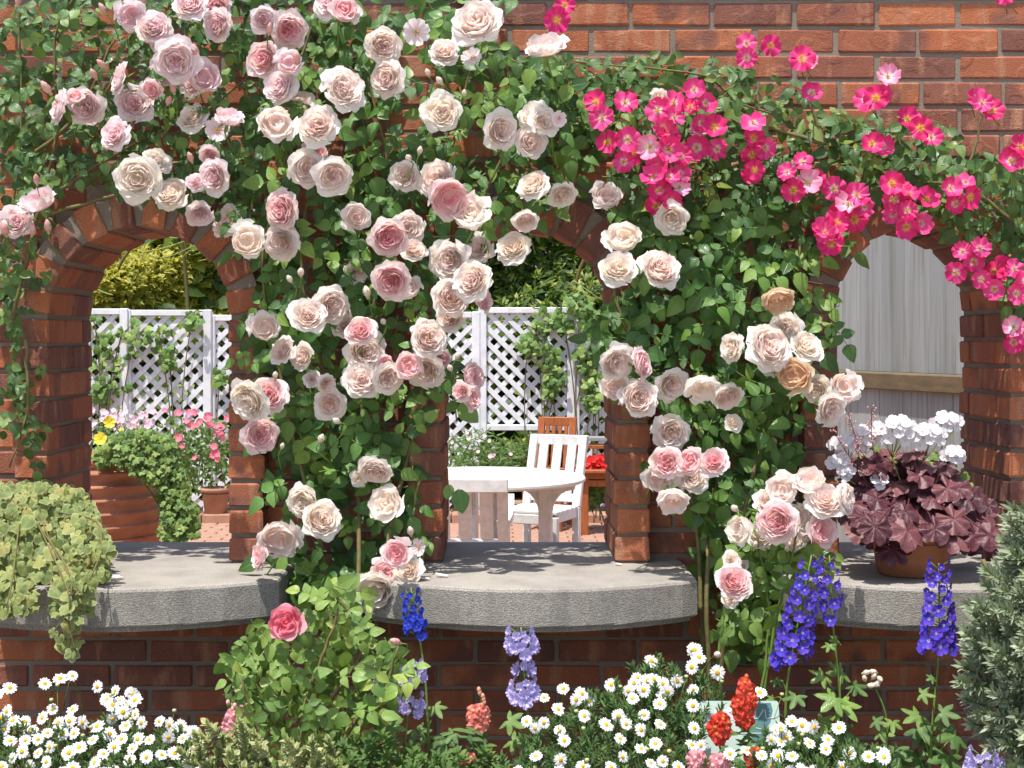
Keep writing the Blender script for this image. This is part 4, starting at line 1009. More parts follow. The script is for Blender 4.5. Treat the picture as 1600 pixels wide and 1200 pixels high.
rc = thing('climbing_rose', 'climbing rose with pale pink and cream blooms between the middle and right arches', 'climbing rose', (.62, -.02, BED), 'climbing roses on the wall')
PC = [[(930, 330), (1040, 310), (1270, 330), (1265, 420), (1310, 490), (1345, 525), (1270, 570), (1240, 680), (1180, 700), (1110, 660), (1060, 640), (990, 640), (905, 520), (945, 480), (1020, 470), (985, 400)],
      [(1060, 640), (1230, 640), (1240, 720), (1180, 780), (1110, 860), (1100, 800), (1060, 790), (1085, 700), (1000, 680)], [(1100, 780), (1180, 760), (1250, 850), (1230, 960), (1220, 1010), (1150, 1030), (1115, 980), (1100, 880)], [(985, 660), (1030, 660), (1020, 760), (985, 730)]]
foliage(rc, PC, 215, 120, 'leaf_mid', 29, (-.21, -.02), (-.05, .055), 221, 19)
C_BL = [(1050, 343, 50, 'c'), (973, 370, 56, 'c'), (966, 417, 54, 'c'), (1033, 417, 64, 'f'), (948, 305, 48, 'b'), (1030, 152, 30, 'cb'), (1215, 470, 52, 'cd'), (1205, 540, 74, 'f'), (1228, 513, 48, 'cb'), (1262, 540, 50, 'c'), (1240, 585, 58), (1210, 560, 50, 'b'), (1140, 543, 46, 'cl'), (1275, 608, 42, 'c'), (1320, 605, 53), (1300, 640, 53, 'f'), (965, 567, 56), (1005, 567, 48, 'kr'), (960, 605, 46), (1000, 620, 60, 'f'), (1050, 604, 50), (1095, 607, 52, 'cd'), (1138, 622, 48, 'd'), (1147, 660, 28, 'c'), (1048, 678, 56), (1040, 722, 48, 'kf'), (1077, 720, 46, 'kf'), (1115, 720, 44, 'kf'), (1030, 747, 53), (1080, 745, 46, 'b'), (1050, 783, 52, 'd')]
blooms(rc, C_BL, 'petal_pale', -.27, 222, .12)
C2 = [(1265, 750, 53, 'u'), (1290, 780, 58), (1222, 765, 52), (1325, 778, 48, 'r'), (1212, 815, 62, 'kf'), (1248, 808, 42, 'cf'), (1285, 828, 52, 'kf'), (1203, 785, 46, 'b'), (1155, 828, 50, 'cl'), (1240, 842, 40, 'b'), (1190, 835, 44, 'cb'), (1148, 908, 54, 'kf'), (1145, 876, 28, 'c'), (1160, 880, 20, 'c'), (1140, 936, 26, 'c')]
blooms(rc, C2, 'petal_pale', -.40, 223, .25)
buds(rc, [(1151, 797, 12), (1185, 838, 12), (1257, 845, 13), (1230, 860, 10), (1178, 855, 9), (1118, 1025, 12)], -.38, 224, 12, BUDC)
foliage(rc, [[(1130, 850), (1330, 840), (1300, 880), (1240, 900), (1215, 1000), (1130, 1020)]], 26, 0, 'leaf_young', 27, (-.42, -.30), (0, 0), 225, 18)
for k, pts in enumerate([[(1108, 1150), (1105, 900), (1112, 800), (1150, 600), (1180, 400)], [(1120, 1150), (1140, 900), (1190, 700), (1240, 520), (1250, 380)], [(1100, 1150), (1090, 850), (1050, 640), (980, 520), (950, 420)]]):
    cane(rc, [P(a, b, -.05 - .03 * (k % 3) if b < 880 else -.22) for a, b in pts], .007, .003, seed=20 + k)
for k, pts in enumerate([[(1180, 1150), (1200, 1000), (1195, 900), (1170, 830), (1153, 800)], [(1185, 1150), (1215, 960), (1240, 860), (1262, 770)], [(1120, 1040), (1130, 960), (1146, 920)]]):
    cane(rc, [P(a, b, -.36) for a, b in pts], .004, .002, 'shoot', 'stem', 24 + k)

rd = thing('climbing_rose', 'climbing rose with clusters of magenta single flowers spreading over the right arch', 'climbing rose', (1.65, -.02, BED), 'climbing roses on the wall')
PD = [[(790, 110), (900, 80), (1010, 95), (1160, 100), (1170, 150), (1130, 290), (1000, 320), (940, 240), (850, 180)], [(1130, 180), (1230, 110), (1270, 160), (1360, 190), (1460, 190), (1520, 220), (1460, 300), (1330, 330), (1260, 330), (1120, 330)],
      [(1450, 230), (1560, 250), (1630, 250), (1630, 380), (1520, 370), (1440, 340)], [(1560, 360), (1630, 360), (1630, 520), (1590, 510)], [(1285, 330), (1340, 340), (1320, 390), (1290, 390)]]
foliage(rd, PD, 270, 60, 'leaf_magenta', 26, (-.17, .0), (-.04, .05), 231, 18)
rg = random.Random(232); mbs = MB()
D_CL = [(872, 22, 3, 20), (1180, 76, 4, 26), (1262, 97, 2, 10), (1268, 145, 1, 0), (1383, 135, 2, 16), (1362, 160, 2, 12), (1418, 183, 1, 4), (1372, 220, 2, 12), (1445, 208, 2, 12), (1530, 158, 2, 8), (1552, 170, 1, 4), (1592, 248, 4, 20), (955, 168, 4, 26), (966, 228, 5, 28), (1035, 186, 4, 24), (1036, 225, 5, 24), (1048, 256, 5, 26), (1042, 290, 6, 26), (1034, 316, 4, 22), (1085, 165, 6, 32), (1106, 212, 5, 26), (1176, 217, 5, 26), (1172, 262, 2, 10), (1242, 274, 5, 26), (1287, 290, 3, 18), (1337, 330, 6, 26), (1396, 304, 4, 20), (1425, 334, 8, 32), (1492, 305, 5, 26), (1300, 360, 5, 24), (1525, 413, 8, 34), (1574, 445, 6, 30), (1592, 516, 4, 22), (1580, -4, 2, 12)]
for cx_, cy_, n, sp in D_CL:
    n = max(1, round(n * .8)); pts = []
    for k in range(n):
        for _ in range(30):
            a = rg.uniform(0, 6.28); q = sp * math.sqrt(rg.random()); c = (cx_ + q * math.cos(a), cy_ + q * math.sin(a))
            if all((c[0] - e[0]) ** 2 + (c[1] - e[1]) ** 2 > 22 ** 2 for e in pts): break
        pts.append(c); y = -.22 + rg.uniform(-.035, .035)
        dr = Vector(((c[0] - cx_) / 60 + rg.uniform(-.25, .25), -1, (cy_ - c[1]) / 60 + rg.uniform(-.2, .45)))
        loc = P(c[0], c[1], y); mesh_obj('bloom', rg.choice(MAG), facing(dr, loc, K(rg.uniform(33, 46), y) * .5, rg.uniform(0, 6)), rd)
        mbs.tube(smooth_path([loc, loc - dr.normalized() * .03, P(cx_ + rg.uniform(-10, 10), cy_ + 25, -.10)], 3), .0016, 4)
mesh_obj('flower_stalks', mbs.build('flower_stalks', M['stem']), None, rd, 'stuff')
for k, pts in enumerate([[(1640, 1100), (1640, 600), (1625, 380), (1480, 320), (1290, 225), (1150, 160), (930, 150)], [(1625, 380), (1500, 290), (1350, 300), (1200, 290), (1060, 260)], [(1290, 225), (1180, 190), (1100, 120), (890, 95)], [(1500, 290), (1520, 240), (1535, 175)], [(1625, 380), (1600, 440), (1590, 510)], [(1290, 225), (1265, 160), (1262, 105)]]):
    cane(rd, [P(a, b, -.05 - .03 * (k % 3)) for a, b in pts], .0055, .002, seed=30 + k)

re_ = thing('shrub_rose', 'young shrub rose with light green leaves and one deep pink bloom below the sill gap', 'rose bush', (P(470, 0, -.55).x, -.55, BED))
PE = [[(345, 1040), (400, 985), (430, 990), (470, 1000), (480, 920), (520, 900), (560, 920), (580, 1000), (640, 1030), (645, 1080), (600, 1120), (560, 1200), (390, 1200), (370, 1110)]]
foliage(re_, PE, 135, 26, 'leaf_young', 24, (-.74, -.42), (-.55, -.42), 241, 17, 2.6, False)
blooms(re_, [(446, 973, 56, 'f')], 'petal_rosepink', -.66, 242, .2)
blooms(re_, [(430, 990, 30, 'l'), (572, 1046, 26), (588, 1053, 22, 'kr')], 'petal_pink', -.62, 243, .2)
buds(re_, [(532, 918, 14), (624, 1005, 13), (560, 1050, 10)], -.62, 244, 12)
for k, pts in enumerate([[(470, 1290), (500, 1130), (540, 1060), (565, 1010), (530, 930)], [(465, 1290), (430, 1150), (440, 1060), (444, 990)], [(470, 1290), (560, 1120), (605, 1060), (622, 1010)], [(460, 1290), (400, 1130), (375, 1060)], [(465, 1290), (480, 1100), (515, 1000), (528, 950)]]):
    cane(re_, [P(a, b, -.56 - .02 * k) for a, b in pts], .006, .0025, seed=40 + k)

# ------------------------------------------------------------------ plants and pots on the sills
IVY = [lobed(300 + k, 5 if k % 2 else 3, .24, 3, 4, .09, .14, .8, k % 3 > 0, .2) for k in range(6)]
IVYM = [mb.build('ivy_leaf', M['leaf_ivy_pale']) for mb in IVY]
ip = P(62, 0, -.12); iv = thing('variegated_ivy', 'pale variegated ivy spilling over the left sill in a mound with trailing ends', 'ivy', (ip.x, -.12, .12))
pot('terracotta_bowl', 'terracotta bowl almost hidden under the pale ivy on the left sill', (ip.x, -.08, .001), [(0, 0), (.09, 0), (.135, .10), (.14, .115), (.125, .115), (.11, .09)], 'terracotta', 28)
rg = random.Random(77); inner = MB(); stm = MB()
PI_ = [[(-30, 765), (20, 757), (70, 757), (118, 765), (148, 800), (166, 850), (165, 900), (140, 905), (60, 900), (-30, 940)], [(-30, 900), (50, 900), (52, 950), (10, 965), (-30, 970)], [(80, 890), (145, 890), (142, 960), (110, 980), (84, 960)], [(78, 985), (125, 975), (122, 1022), (80, 1000)]]
def ivy_y(py): return -.16 - .30 * min(1, max(0, (py - 760) / 160))
pts = sample(PI_[:3], 285, rg, 8, False) + [(84, 988), (92, 996), (100, 1003), (108, 985), (115, 978), (107, 1012), (113, 1020), (97, 1008), (172, 852), (168, 862), (122, 1002)]
for px, py in pts:
    y = ivy_y(py) + rg.uniform(-.05, .06); 
    if py > 925: y = min(y, -.42)
    d, n = leaf_dir(rg, 1.3); n = n + Vector((0, 0, .5))
    mesh_obj('leaf', rg.choice(IVYM), basis(d, n, P(px, py, y), K(rg.uniform(8.5, 14.5), y)), iv)
for px, py in sample(PI_[:1], 480, rg, 3, False):
    y = ivy_y(py) + rg.uniform(.05, .16); d, n = leaf_dir(rg, 1.6); inner.add(rg.choice(IVY), basis(d, n, P(px, py, y), K(13, y)), rg.random())
mesh_obj('inner_leaves', inner.build('inner_leaves', M['leaf_ivy_pale']), None, iv, 'stuff')
for pts in ([(60, 820), (110, 900), (100, 960), (82, 990)], [(60, 820), (105, 920), (108, 975), (118, 1018)], [(90, 800), (150, 815), (158, 860), (140, 905)], [(30, 820), (20, 900), (10, 950)], [(60, 800), (90, 870), (130, 930)]):
    stm.tube(smooth_path([P(a, b, min(ivy_y(b) - .04, -.43 if b > 925 else 0)) for a, b in pts], 5), .0022, 4)
mesh_obj('vine_stems', stm.build('vine_stems', M['cane']), None, iv)

px0 = Vector((P(1425, 0, -.165).x, -.165, .001))
pot('terracotta_pot', 'plain terracotta pot of purple leaves and white flowers on the right sill', px0, [(0, 0), (.080, 0), (.086, .004), (.103, .105), (.112, .106), (.114, .135), (.104, .135), (.098, .105), (.095, .09)], 'terracotta', 48)
HE = [lobed(400 + k, 7 - 2 * (k % 2), .22, 5, 6, .075 + .02 * k, .16, .55, False, .06) for k in range(6)]
HEM = [mb.build('heuchera_leaf', M['heuchera']) for mb in HE]
he = thing('heuchera', 'heuchera with ruffled dark purple leaves filling the terracotta pot on the right sill', 'heuchera', px0 + Vector((0, 0, .13)))
rg = random.Random(91); stm = MB()
PH = [[(1345, 735), (1400, 715), (1450, 720), (1490, 760), (1535, 800), (1550, 850), (1500, 850), (1440, 832), (1400, 850), (1360, 835), (1325, 800), (1330, 760)]]
hp = sample(PH, 56, rg, 15, False) + [(1395, 868), (1345, 838), (1340, 820), (1545, 800), (1530, 790), (1525, 845)]
for px, py in hp:
    q = (py - 715) / 160; y = -.15 - .15 * q + rg.uniform(-.05, .05)
    if py > 820: y -= .04
    out = Vector(((px - 1425) / 110, -.5, -.75 * q - .05 + rg.uniform(-.25, .15))); n = Vector((rg.uniform(-.35, .35) + (px - 1425) / 220, -1, .55 + rg.uniform(-.25, .3)))
    loc = P(px, py - 10, y); s = K(rg.uniform(22, 33) if px < 1520 or py > 830 else 16, y)
    mesh_obj('leaf', rg.choice(HEM), basis(out, n, loc, s), he)
    stm.tube(smooth_path([px0 + Vector((rg.uniform(-.05, .05), rg.uniform(-.05, .05), .12)), (loc + px0) / 2 + Vector((0, 0, .11)), loc], 4), .0022, 4)
mesh_obj('leaf_stalks', stm.build('leaf_stalks', M['heuchera']), None, he, 'stuff')
inn = MB()
for px, py in sample(PH, 40, rg, 8, False):
    inn.add(rg.choice(HE), basis(Vector((rg.uniform(-1, 1), -.3, -.5)), Vector((rg.uniform(-.4, .4), -1, .5)), P(px, py, rg.uniform(-.14, -.06)), K(30, -.1)), rg.random())
mesh_obj('inner_leaves', inn.build('inner_leaves', M['heuchera']), None, he, 'stuff')
fs = MB()
for (a, b, c, d) in ((1370, 760, 1325, 645), (1365, 770, 1292, 655), (1375, 750, 1362, 640), (1360, 775, 1340, 690)):
    pa = smooth_path([P(a, b, -.2), P((a + c) / 2 - 6, (b + d) / 2 - 6, -.24), P(c, d, -.26)], 8); fs.tube(pa, .0011, 4)
    for p in pa[6:]:
        for _ in range(3):
            e = p + rv(rg, .010); fs.tube([p, e], .0006, 3); fs.lathe([(0, -.003), (.0028, 0), (0, .003)], e, 5, 1)
mesh_obj('flower_stems', fs.build('flower_stems', [M['heuchera'], M['bud_pink']]), None, he)
pg = thing('white_pelargonium', 'white pelargonium with domed flower heads rising from the purple leaves on the right sill', 'pelargonium', px0 + Vector((.02, .02, .13)))
WF = [open_flower(500 + k, 5, 1.22, .06, .15, .06, False, .05, 3).build('floret', [M['white_petal'], M['stamen']]) for k in range(4)]
for hx, hy, hr, nf in ((1396, 672, 34, 12), (1352, 682, 24, 7), (1328, 693, 22, 7), (1445, 682, 30, 10), (1474, 662, 26, 9), (1488, 711, 16, 8), (1310, 694, 12, 5), (1312, 722, 14, 5), (1320, 738, 12, 4), (1372, 752, 12, 4)):
    c = P(hx, hy, -.17 + rg.uniform(-.05, .05)); rr = K(hr, -.17); mb = MB(); root = px0 + Vector((rg.uniform(-.05, .05), 0, .13))
    j = c - Vector((0, -.012, rr * 1.3)); mb.tube(smooth_path([root, (root + j) / 2 + rv(rg, .015), j], 5), .0022, 5)
    fls = []
    for k in range(nf):
        a = k * 2.4; q = math.sqrt((k + .5) / nf); dv = Vector((q * math.cos(a), -.55 * (1 - q * q) - .35 * q * abs(math.sin(a)) - .1, q * math.sin(a) * .55 + .35 * (1 - q)))
        loc = c + Vector((dv.x * rr, dv.y * rr, dv.z * rr)); mb.tube([j, (j + loc) / 2 + rv(rg, .003), loc], .0009, 3); fls.append((loc, dv))
    hd = mesh_obj('flower_head', mb.build('flower_head', M['stem_pale']), None, pg)
    for loc, dv in fls: mesh_obj('floret', rg.choice(WF), facing(Vector((dv.x * .8, -1, dv.z + .25)), loc, K(rg.uniform(9, 11.5), -.2), rg.uniform(0, 6)), hd)
PLF = [lobed(520 + k, 5, .22, 3, 4, .06, .1, .5, False, .05).build('pelargonium_leaf', M['leaf_young']) for k in range(3)]
for px, py, s in ((1402, 714, 10), (1450, 722, 10), (1445, 735, 9), (1505, 745, 10), (1510, 758, 11), (1500, 770, 11), (1495, 783, 10), (1512, 772, 9), (1488, 728, 8), (1370, 700, 7), (1460, 712, 8), (1346, 712, 7), (1335, 730, 8)):
    d, n = leaf_dir(rg, 1.5); mesh_obj('leaf', rg.choice(PLF), basis(d, n + Vector((0, 0, .4)), P(px, py, -.16), K(s, -.16)), pg)

# fallen petals
rg = random.Random(17); PT = []
for k in range(3):
    q = MB(); rows = [[Vector((u * .9 * math.sin(PI * (.12 + .8 * s)) ** .6, s * 2 - 1, .18 * u * u + .12 * s * s + .05 * math.sin(4 * u + k))) for u in (-1, -.5, 0, .5, 1)] for s in (0, .25, .5, .75, 1)]
    q.grid(rows, None, [[.8] * 5] * 5); PT.append(q.build('petal', M['petal_cream']))
for px, py, s, lb in ((180, 906, 14, 'large curled cream petal lying on the front edge of the left sill'), (253, 858, 9, 'flat pale petal lying in the shaded back of the left sill'), (342, 866, 9, 'pale petal on the left sill beside the foot of the brick jamb'), (690, 902, 11, 'pale petal lying at the left end of the middle sill'), (662, 907, 10, 'small curled petal lying beside the lowest pale roses on the middle sill'), (833, 886, 10, 'cream petal lying in the middle of the central sill'), (928, 856, 11, 'white petal on the central sill close to the right brick jamb'), (1000, 893, 8, 'small white petal at the right end of the central sill'), (966, 884, 6, 'tiny pale petal in front of the right jamb on the central sill'), (1340, 862, 8, 'pale petal on the right sill left of the terracotta pot')):
    d = .597 * F / (py - CY); y = d - D0; s_ = K(s, y)
    o = mesh_obj('fallen_petal', rg.choice(PT), Matrix.Translation((P(px, py, y).x, y, .004)) @ Matrix.Rotation(rg.uniform(0, 6), 4, 'Z') @ Matrix.Rotation(rg.uniform(-.15, .15), 4, 'X') @ Matrix.Diagonal((s_ * .9, s_ * .9, s_, 1))); tag(o, lb, 'petal', 'petals fallen on the sills')

# ------------------------------------------------------------------ flower bed in front
def palmate(seed, mat): return lobed(seed, 5, .62, 3, 6, .03, .12, 1.3, True, .35).build('palmate_leaf', M[mat])
PAL = [palmate(600 + k, 'leaf_herb') for k in range(5)]; PALY = [palmate(620 + k, 'leaf_young') for k in range(3)]
def pal_leaves(t, data, y, rg, root, meshes=None):
    st = MB()
    for px, py, s in data:
        loc = P(px, py, y + rg.uniform(-.06, .04)); a = rg.uniform(-1.5, 1.5) if px > 0 else 0; d = Vector((math.sin(a), -.45, -.55 * math.cos(a) + .1)); n = Vector((rg.uniform(-.4, .4), -.75, .85))
        mesh_obj('leaf', rg.choice(meshes or PAL), basis(d, n, loc - d.normalized() * K(s, y) * .3, K(s, y)), t)
        b = root(py + s * 1.6); st.tube(smooth_path([b, (b + loc) / 2 + Vector((0, -.01, .012)), loc - d.normalized() * K(s, y) * .3], 3), .0015, 4)
    if data: mesh_obj('leaf_stalks', st.build('leaf_stalks', M['stem']), None, t, 'stuff')
DELF = {c: [open_flower(540 + k, 5 + k % 2, 1.15, .07, .28, .04, False, .05, 3).build('floret', [M[c], M['stamen']]) for k in range(4)] for c in ('blue', 'royal', 'lilac')}
LDBL = []
for k in range(3):
    q = open_flower(560 + k, 6, 1.1, .1, .22, .05, False, .05, 3); q2 = open_flower(570 + k, 6, 1.0, .12, .7, .05, False, .05, 3); q.add(q2, Matrix.Rotation(.5, 4, 'Z') @ Matrix.Translation((0, 0, .06)) @ Matrix.Scale(.7, 4)); LDBL.append(q.build('floret', [M['lilac'], M['stamen']]))
def delphinium(label, stem, spikes, mat, y, leaves, seed, fsize, budtop=True, meshes=None, lm=None):
    rg = random.Random(seed); t = thing('delphinium', label, 'delphinium', (P(stem[0][0], 0, y).x, y, BED), 'delphiniums in the flower bed')
    pa = smooth_path([P(a, b, y) for a, b in stem], 6); mb = MB(); mb.tube(pa, [.0042 - .0026 * k / len(pa) for k in range(len(pa))], 6); mesh_obj('stem', mb.build('stem', M['stem']), None, t)
    stk = MB()
    for (x0, y0, x1, y1, w0, w1, n) in spikes:      # from top to bottom
        for k in range(n):
            q = (k + .5) / n; cx_ = x0 + (x1 - x0) * q; cy_ = y0 + (y1 - y0) * q; w_ = (w0 + (w1 - w0) * q); a = k * 2.39996 + rg.uniform(-.2, .2)
            ax = P(cx_, cy_, y); dv = Vector((math.cos(a), math.sin(a) * 1.0, 0)); rad = K(w_, y)
            if dv.y > .75: continue
            loc = ax + Vector((dv.x * rad, dv.y * rad * .8, rg.uniform(-.004, .004)))
            mesh_obj('floret', rg.choice(meshes or DELF[mat]), facing(Vector((dv.x * .9, dv.y * .6 - .55, rg.uniform(-.15, .25))), loc, K(fsize * (.5 + .58 * q) * rg.uniform(.85, 1.1), y) * .5, rg.uniform(0, 6)), t)
            stk.tube([ax + Vector((0, 0, -.012)), loc], .0011, 3)
    mesh_obj('floret_stalks', stk.build('floret_stalks', M['stem']), None, t, 'stuff')
    root = lambda py: min(pa, key=lambda p: abs(p.z - P(0, py, y).z))
    pal_leaves(t, leaves, y, rg, root, lm)
delphinium('tall leaning violet blue delphinium spike under the pink roses at the right sill', [(1225, 1280), (1228, 1100), (1238, 1020), (1268, 868)], [(1268, 872, 1237, 1030, 13, 25, 52), (1225, 1020, 1222, 1042, 12, 8, 5)], 'blue', -.52, [(1242, 1092, 20), (1215, 1065, 12), (1206, 1092, 12), (1190, 1110, 15)], 301, 25)
delphinium('violet blue delphinium spike half hidden behind the leaning one, its long bare stem leafy', [(1320, 1280), (1313, 1100), (1302, 980), (1296, 868)], [(1294, 868, 1302, 950, 10, 14, 18), (1296, 955, 1296, 972, 8, 8, 4)], 'blue', -.47, [(1310, 1050, 24), (1282, 1058, 20), (1340, 1075, 20), (1300, 1095, 28), (1322, 1105, 28), (1295, 1010, 12), (1305, 1000, 12), (1290, 1130, 26), (1315, 1140, 24), (1340, 1165, 20)], 302, 21, lm=PALY + PAL[:1])
delphinium('straight dense violet blue delphinium spike in front of the terracotta pot', [(1450, 1280), (1457, 1130), (1467, 1020), (1467, 880)], [(1467, 878, 1467, 1018, 14, 23, 54)], 'blue', -.52, [(1445, 1085, 16), (1430, 1120, 25), (1478, 1115, 22), (1440, 1145, 28), (1485, 1150, 34), (1455, 1170, 30), (1430, 1185, 28), (1480, 1190, 32), (1455, 1060, 10)], 303, 25)
delphinium('thin royal blue delphinium spike in front of the left end of the middle sill', [(674, 1280), (668, 1120), (662, 1040), (642, 918)], [(640, 920, 650, 985, 12, 13, 26), (654, 990, 660, 992, 8, 8, 3)], 'royal', -.56, [(682, 1108, 18), (655, 1145, 22), (690, 1160, 24), (700, 1185, 30), (672, 1190, 24), (705, 1150, 18)], 304, 19)
delphinium('pale lilac delphinium with crowded double flowers below the royal blue spike', [(640, 1280), (632, 1180), (638, 1110), (645, 1030)], [(644, 1032, 645, 1065, 13, 18, 16), (642, 1085, 640, 1112, 17, 20, 20)], 'lilac', -.60, [(615, 1135, 22), (605, 1150, 20), (645, 1170, 26), (600, 1180, 24), (630, 1195, 26)], 305, 21, meshes=LDBL)
delphinium('pale lilac delphinium with two flower clusters hanging before the middle sill', [(828, 1280), (826, 1150), (820, 1060), (814, 980)], [(812, 982, 816, 1018, 17, 22, 24), (820, 1035, 818, 1048, 12, 12, 6), (818, 1062, 818, 1092, 17, 21, 24)], 'lilac', -.60, [(800, 1128, 22), (830, 1130, 16), (806, 1160, 22), (838, 1170, 20)], 306, 22, meshes=LDBL)
delphinium('lilac flower head low at the foot of the grey shrub', [(1530, 1280), (1535, 1230), (1538, 1190)], [(1535, 1172, 1540, 1200, 18, 24, 18)], 'lilac', -.78, [], 307, 24, meshes=LDBL)
rg = random.Random(330)
t = thing('columbine', 'stem topped by a small cluster of creamy white round buds before the dark brick base', 'flower', (P(1388, 0, -.5).x, -.5, BED)); mb = MB()
pa = smooth_path([P(a, b, -.5) for a, b in ((1380, 1280), (1386, 1150), (1382, 1110), (1368, 1075))], 6); mb.tube(pa, .0022, 5); mesh_obj('stem', mb.build('stem', M['stem']), None, t)
for px, py in ((1349, 1052), (1358, 1050), (1369, 1051), (1352, 1063), (1363, 1060), (1375, 1066), (1355, 1071), (1363, 1068), (1372, 1058)):
    mesh_obj('bud', BUDC, facing(Vector((rg.uniform(-1, 1), -.5, rg.uniform(-.2, .8))), P(px, py, -.5), K(9, -.5), 0), t)
pal_leaves(t, [(1372, 1128, 16), (1395, 1132, 16), (1380, 1145, 18), (1400, 1178, 26), (1370, 1185, 26), (1410, 1195, 24)], -.5, rg, lambda py: min(pa, key=lambda p: abs(p.z - P(0, py, -.5).z)))

SNAP = {c: [snap_floret(580 + k).build('floret', M[c]) for k in range(3)] for c in ('scarlet', 'coral', 'salmon')}
LANCE = []
for k in range(3):
    q = MB(); leaflet(q, Matrix(), 1, .15, random.Random(k), .2, .35, 4); LANCE.append(q.build('lance_leaf', M['leaf_herb']))
def snapdragon(label, top, base, florets, mat, y, seed, fs=11, leaves=26, budsn=5):
    rg = random.Random(seed); t = thing('snapdragon', label, 'snapdragon', (P(base[0], 0, y).x, y, BED), 'snapdragons in the flower bed')
    pa = smooth_path([P(base[0], base[1], y), P((base[0] + top[0]) / 2 + 2, (base[1] + top[1]) / 2, y), P(top[0], top[1], y)], 8); mb = MB(); mb.tube(pa, .0024, 5)
    for k in range(budsn):
        p = pa[-1] + Vector((rg.uniform(-.008, .008), -.004, -K(5 * k, y))); mb.lathe([(0, -.006), (.005, 0), (.004, .006), (0, .009)], p, 6, 1)
    mesh_obj('stem', mb.build('stem', [M['stem'], M[mat]]), None, t)
    for px, py in florets:
        dv = Vector(((px - top[0]) / 14 + rg.uniform(-.3, .3), -1, rg.uniform(-.2, .3)))
        mesh_obj('floret', rg.choice(SNAP[mat]), facing(dv, P(px, py, y - .008), K(fs * 1.05, y) * rg.uniform(.8, 1.15), rg.uniform(-.3, .3)), t)
    lo = max(f[1] for f in florets) + 4
    for k in range(leaves):
        p = P(base[0] + rg.uniform(-26, 26) * rg.random(), rg.uniform(lo, lo + 70), y + rg.uniform(-.03, .03)); d = Vector((rg.uniform(-1, 1), rg.uniform(-.6, .2), rg.uniform(-.2, .7)))
        mesh_obj('leaf', rg.choice(LANCE), basis(d, Vector((rg.uniform(-.4, .4), -.7, .8)), p, K(rg.uniform(15, 26), y)), t)
snapdragon('tall scarlet snapdragon spike standing in front of the green sign', (1166, 1058), (1170, 1270), [(1163, 1068), (1172, 1078), (1162, 1082), (1178, 1090), (1168, 1095), (1152, 1096), (1176, 1100), (1148, 1106), (1160, 1108), (1172, 1112), (1153, 1116), (1164, 1122), (1170, 1128), (1160, 1130)], 'scarlet', -.70, 401, 12, 40)
snapdragon('short orange red snapdragon head at the left side of the green sign', (1126, 1120), (1140, 1270), [(1118, 1128), (1128, 1126), (1137, 1130), (1116, 1138), (1126, 1137), (1136, 1140), (1118, 1148), (1130, 1150), (1124, 1156)], 'scarlet', -.74, 402, 13, 26, 1)
snapdragon('coral snapdragon with a bare budded tip before the dark brick base', (751, 1078), (752, 1270), [(738, 1112), (748, 1110), (758, 1112), (734, 1124), (745, 1122), (760, 1122), (738, 1134), (756, 1134), (748, 1138)], 'coral', -.62, 403, 11, 40, 7)
snapdragon('low coral snapdragon lying beside the palmate leaves at the bottom edge', (738, 1182), (715, 1270), [(735, 1184), (728, 1190), (720, 1194)], 'coral', -.66, 404, 9, 8, 1)
snapdragon('salmon pink snapdragon beside the young shrub rose, left of it', (362, 1098), (378, 1270), [(358, 1130), (368, 1145), (382, 1122), (354, 1142), (362, 1126), (376, 1128), (364, 1118), (378, 1112)], 'salmon', -.66, 405, 11, 30, 6)
snapdragon('salmon pink snapdragon at the bottom edge left of the green sign', (1088, 1178), (1090, 1280), [(1084, 1185), (1094, 1183), (1080, 1195), (1092, 1196)], 'salmon', -.80, 406, 13, 10, 1)
snapdragon('salmon pink snapdragon at the bottom edge below the green sign', (1124, 1182), (1126, 1280), [(1118, 1188), (1130, 1187), (1140, 1192), (1122, 1198), (1112, 1197)], 'salmon', -.80, 407, 13, 10, 1)
snapdragon('scarlet snapdragon among daisies below the right half of the green sign', (1180, 1172), (1182, 1280), [(1172, 1182), (1182, 1180), (1190, 1184), (1176, 1192), (1188, 1194)], 'scarlet', -.78, 408, 12, 14, 1)

# small sign
sg = thing('plant_sign', 'small pale green plant sign on a stake with white line drawing and a flower print', 'sign', (P(1158, 0, -.60).x, -.60, BED))
SC = P(1158, 1146, -.60); SB = Matrix.Translation(SC) @ Matrix.Rotation(-R(24), 4, 'X'); sw, sh = K(124, -.6), K(100, -.6)     # local x right, z up, -y front
def flat(name, outl, y0, y1, mat):
    mb = MB(); n = len(outl)
    for yy in (y0, y1):
        for x, z in outl: mb.vert((x * sw, yy, z * sh))
    mb.face(range(n)); mb.face(list(range(n, 2 * n))[::-1])
    for k in range(n): mb.face((k, n + k, n + (k + 1) % n, (k + 1) % n))
    return mesh_obj(name, mb.build(name, M[mat], False, True), SB, sg)
rc_ = []
for cx_, cz_, a0 in ((.47, .46, 0), (-.47, .46, 90), (-.47, -.46, 180), (.47, -.46, 270)):
    for k in range(5): rc_.append((cx_ + .03 * math.cos(R(a0 + k * 22.5)), cz_ + .04 * math.sin(R(a0 + k * 22.5))))
flat('plate', rc_, 0, .004, 'plate')
flat('print_dark', [(.06, .44), (.40, .47), (.42, .36), (.38, .18), (.30, .04), (.40, -.16), (.44, -.40), (.30, -.46), (.12, -.40), (.20, -.20), (.10, .0), (.02, .16)], -.0008, -.0002, 'plate_dark')
mb = MB()
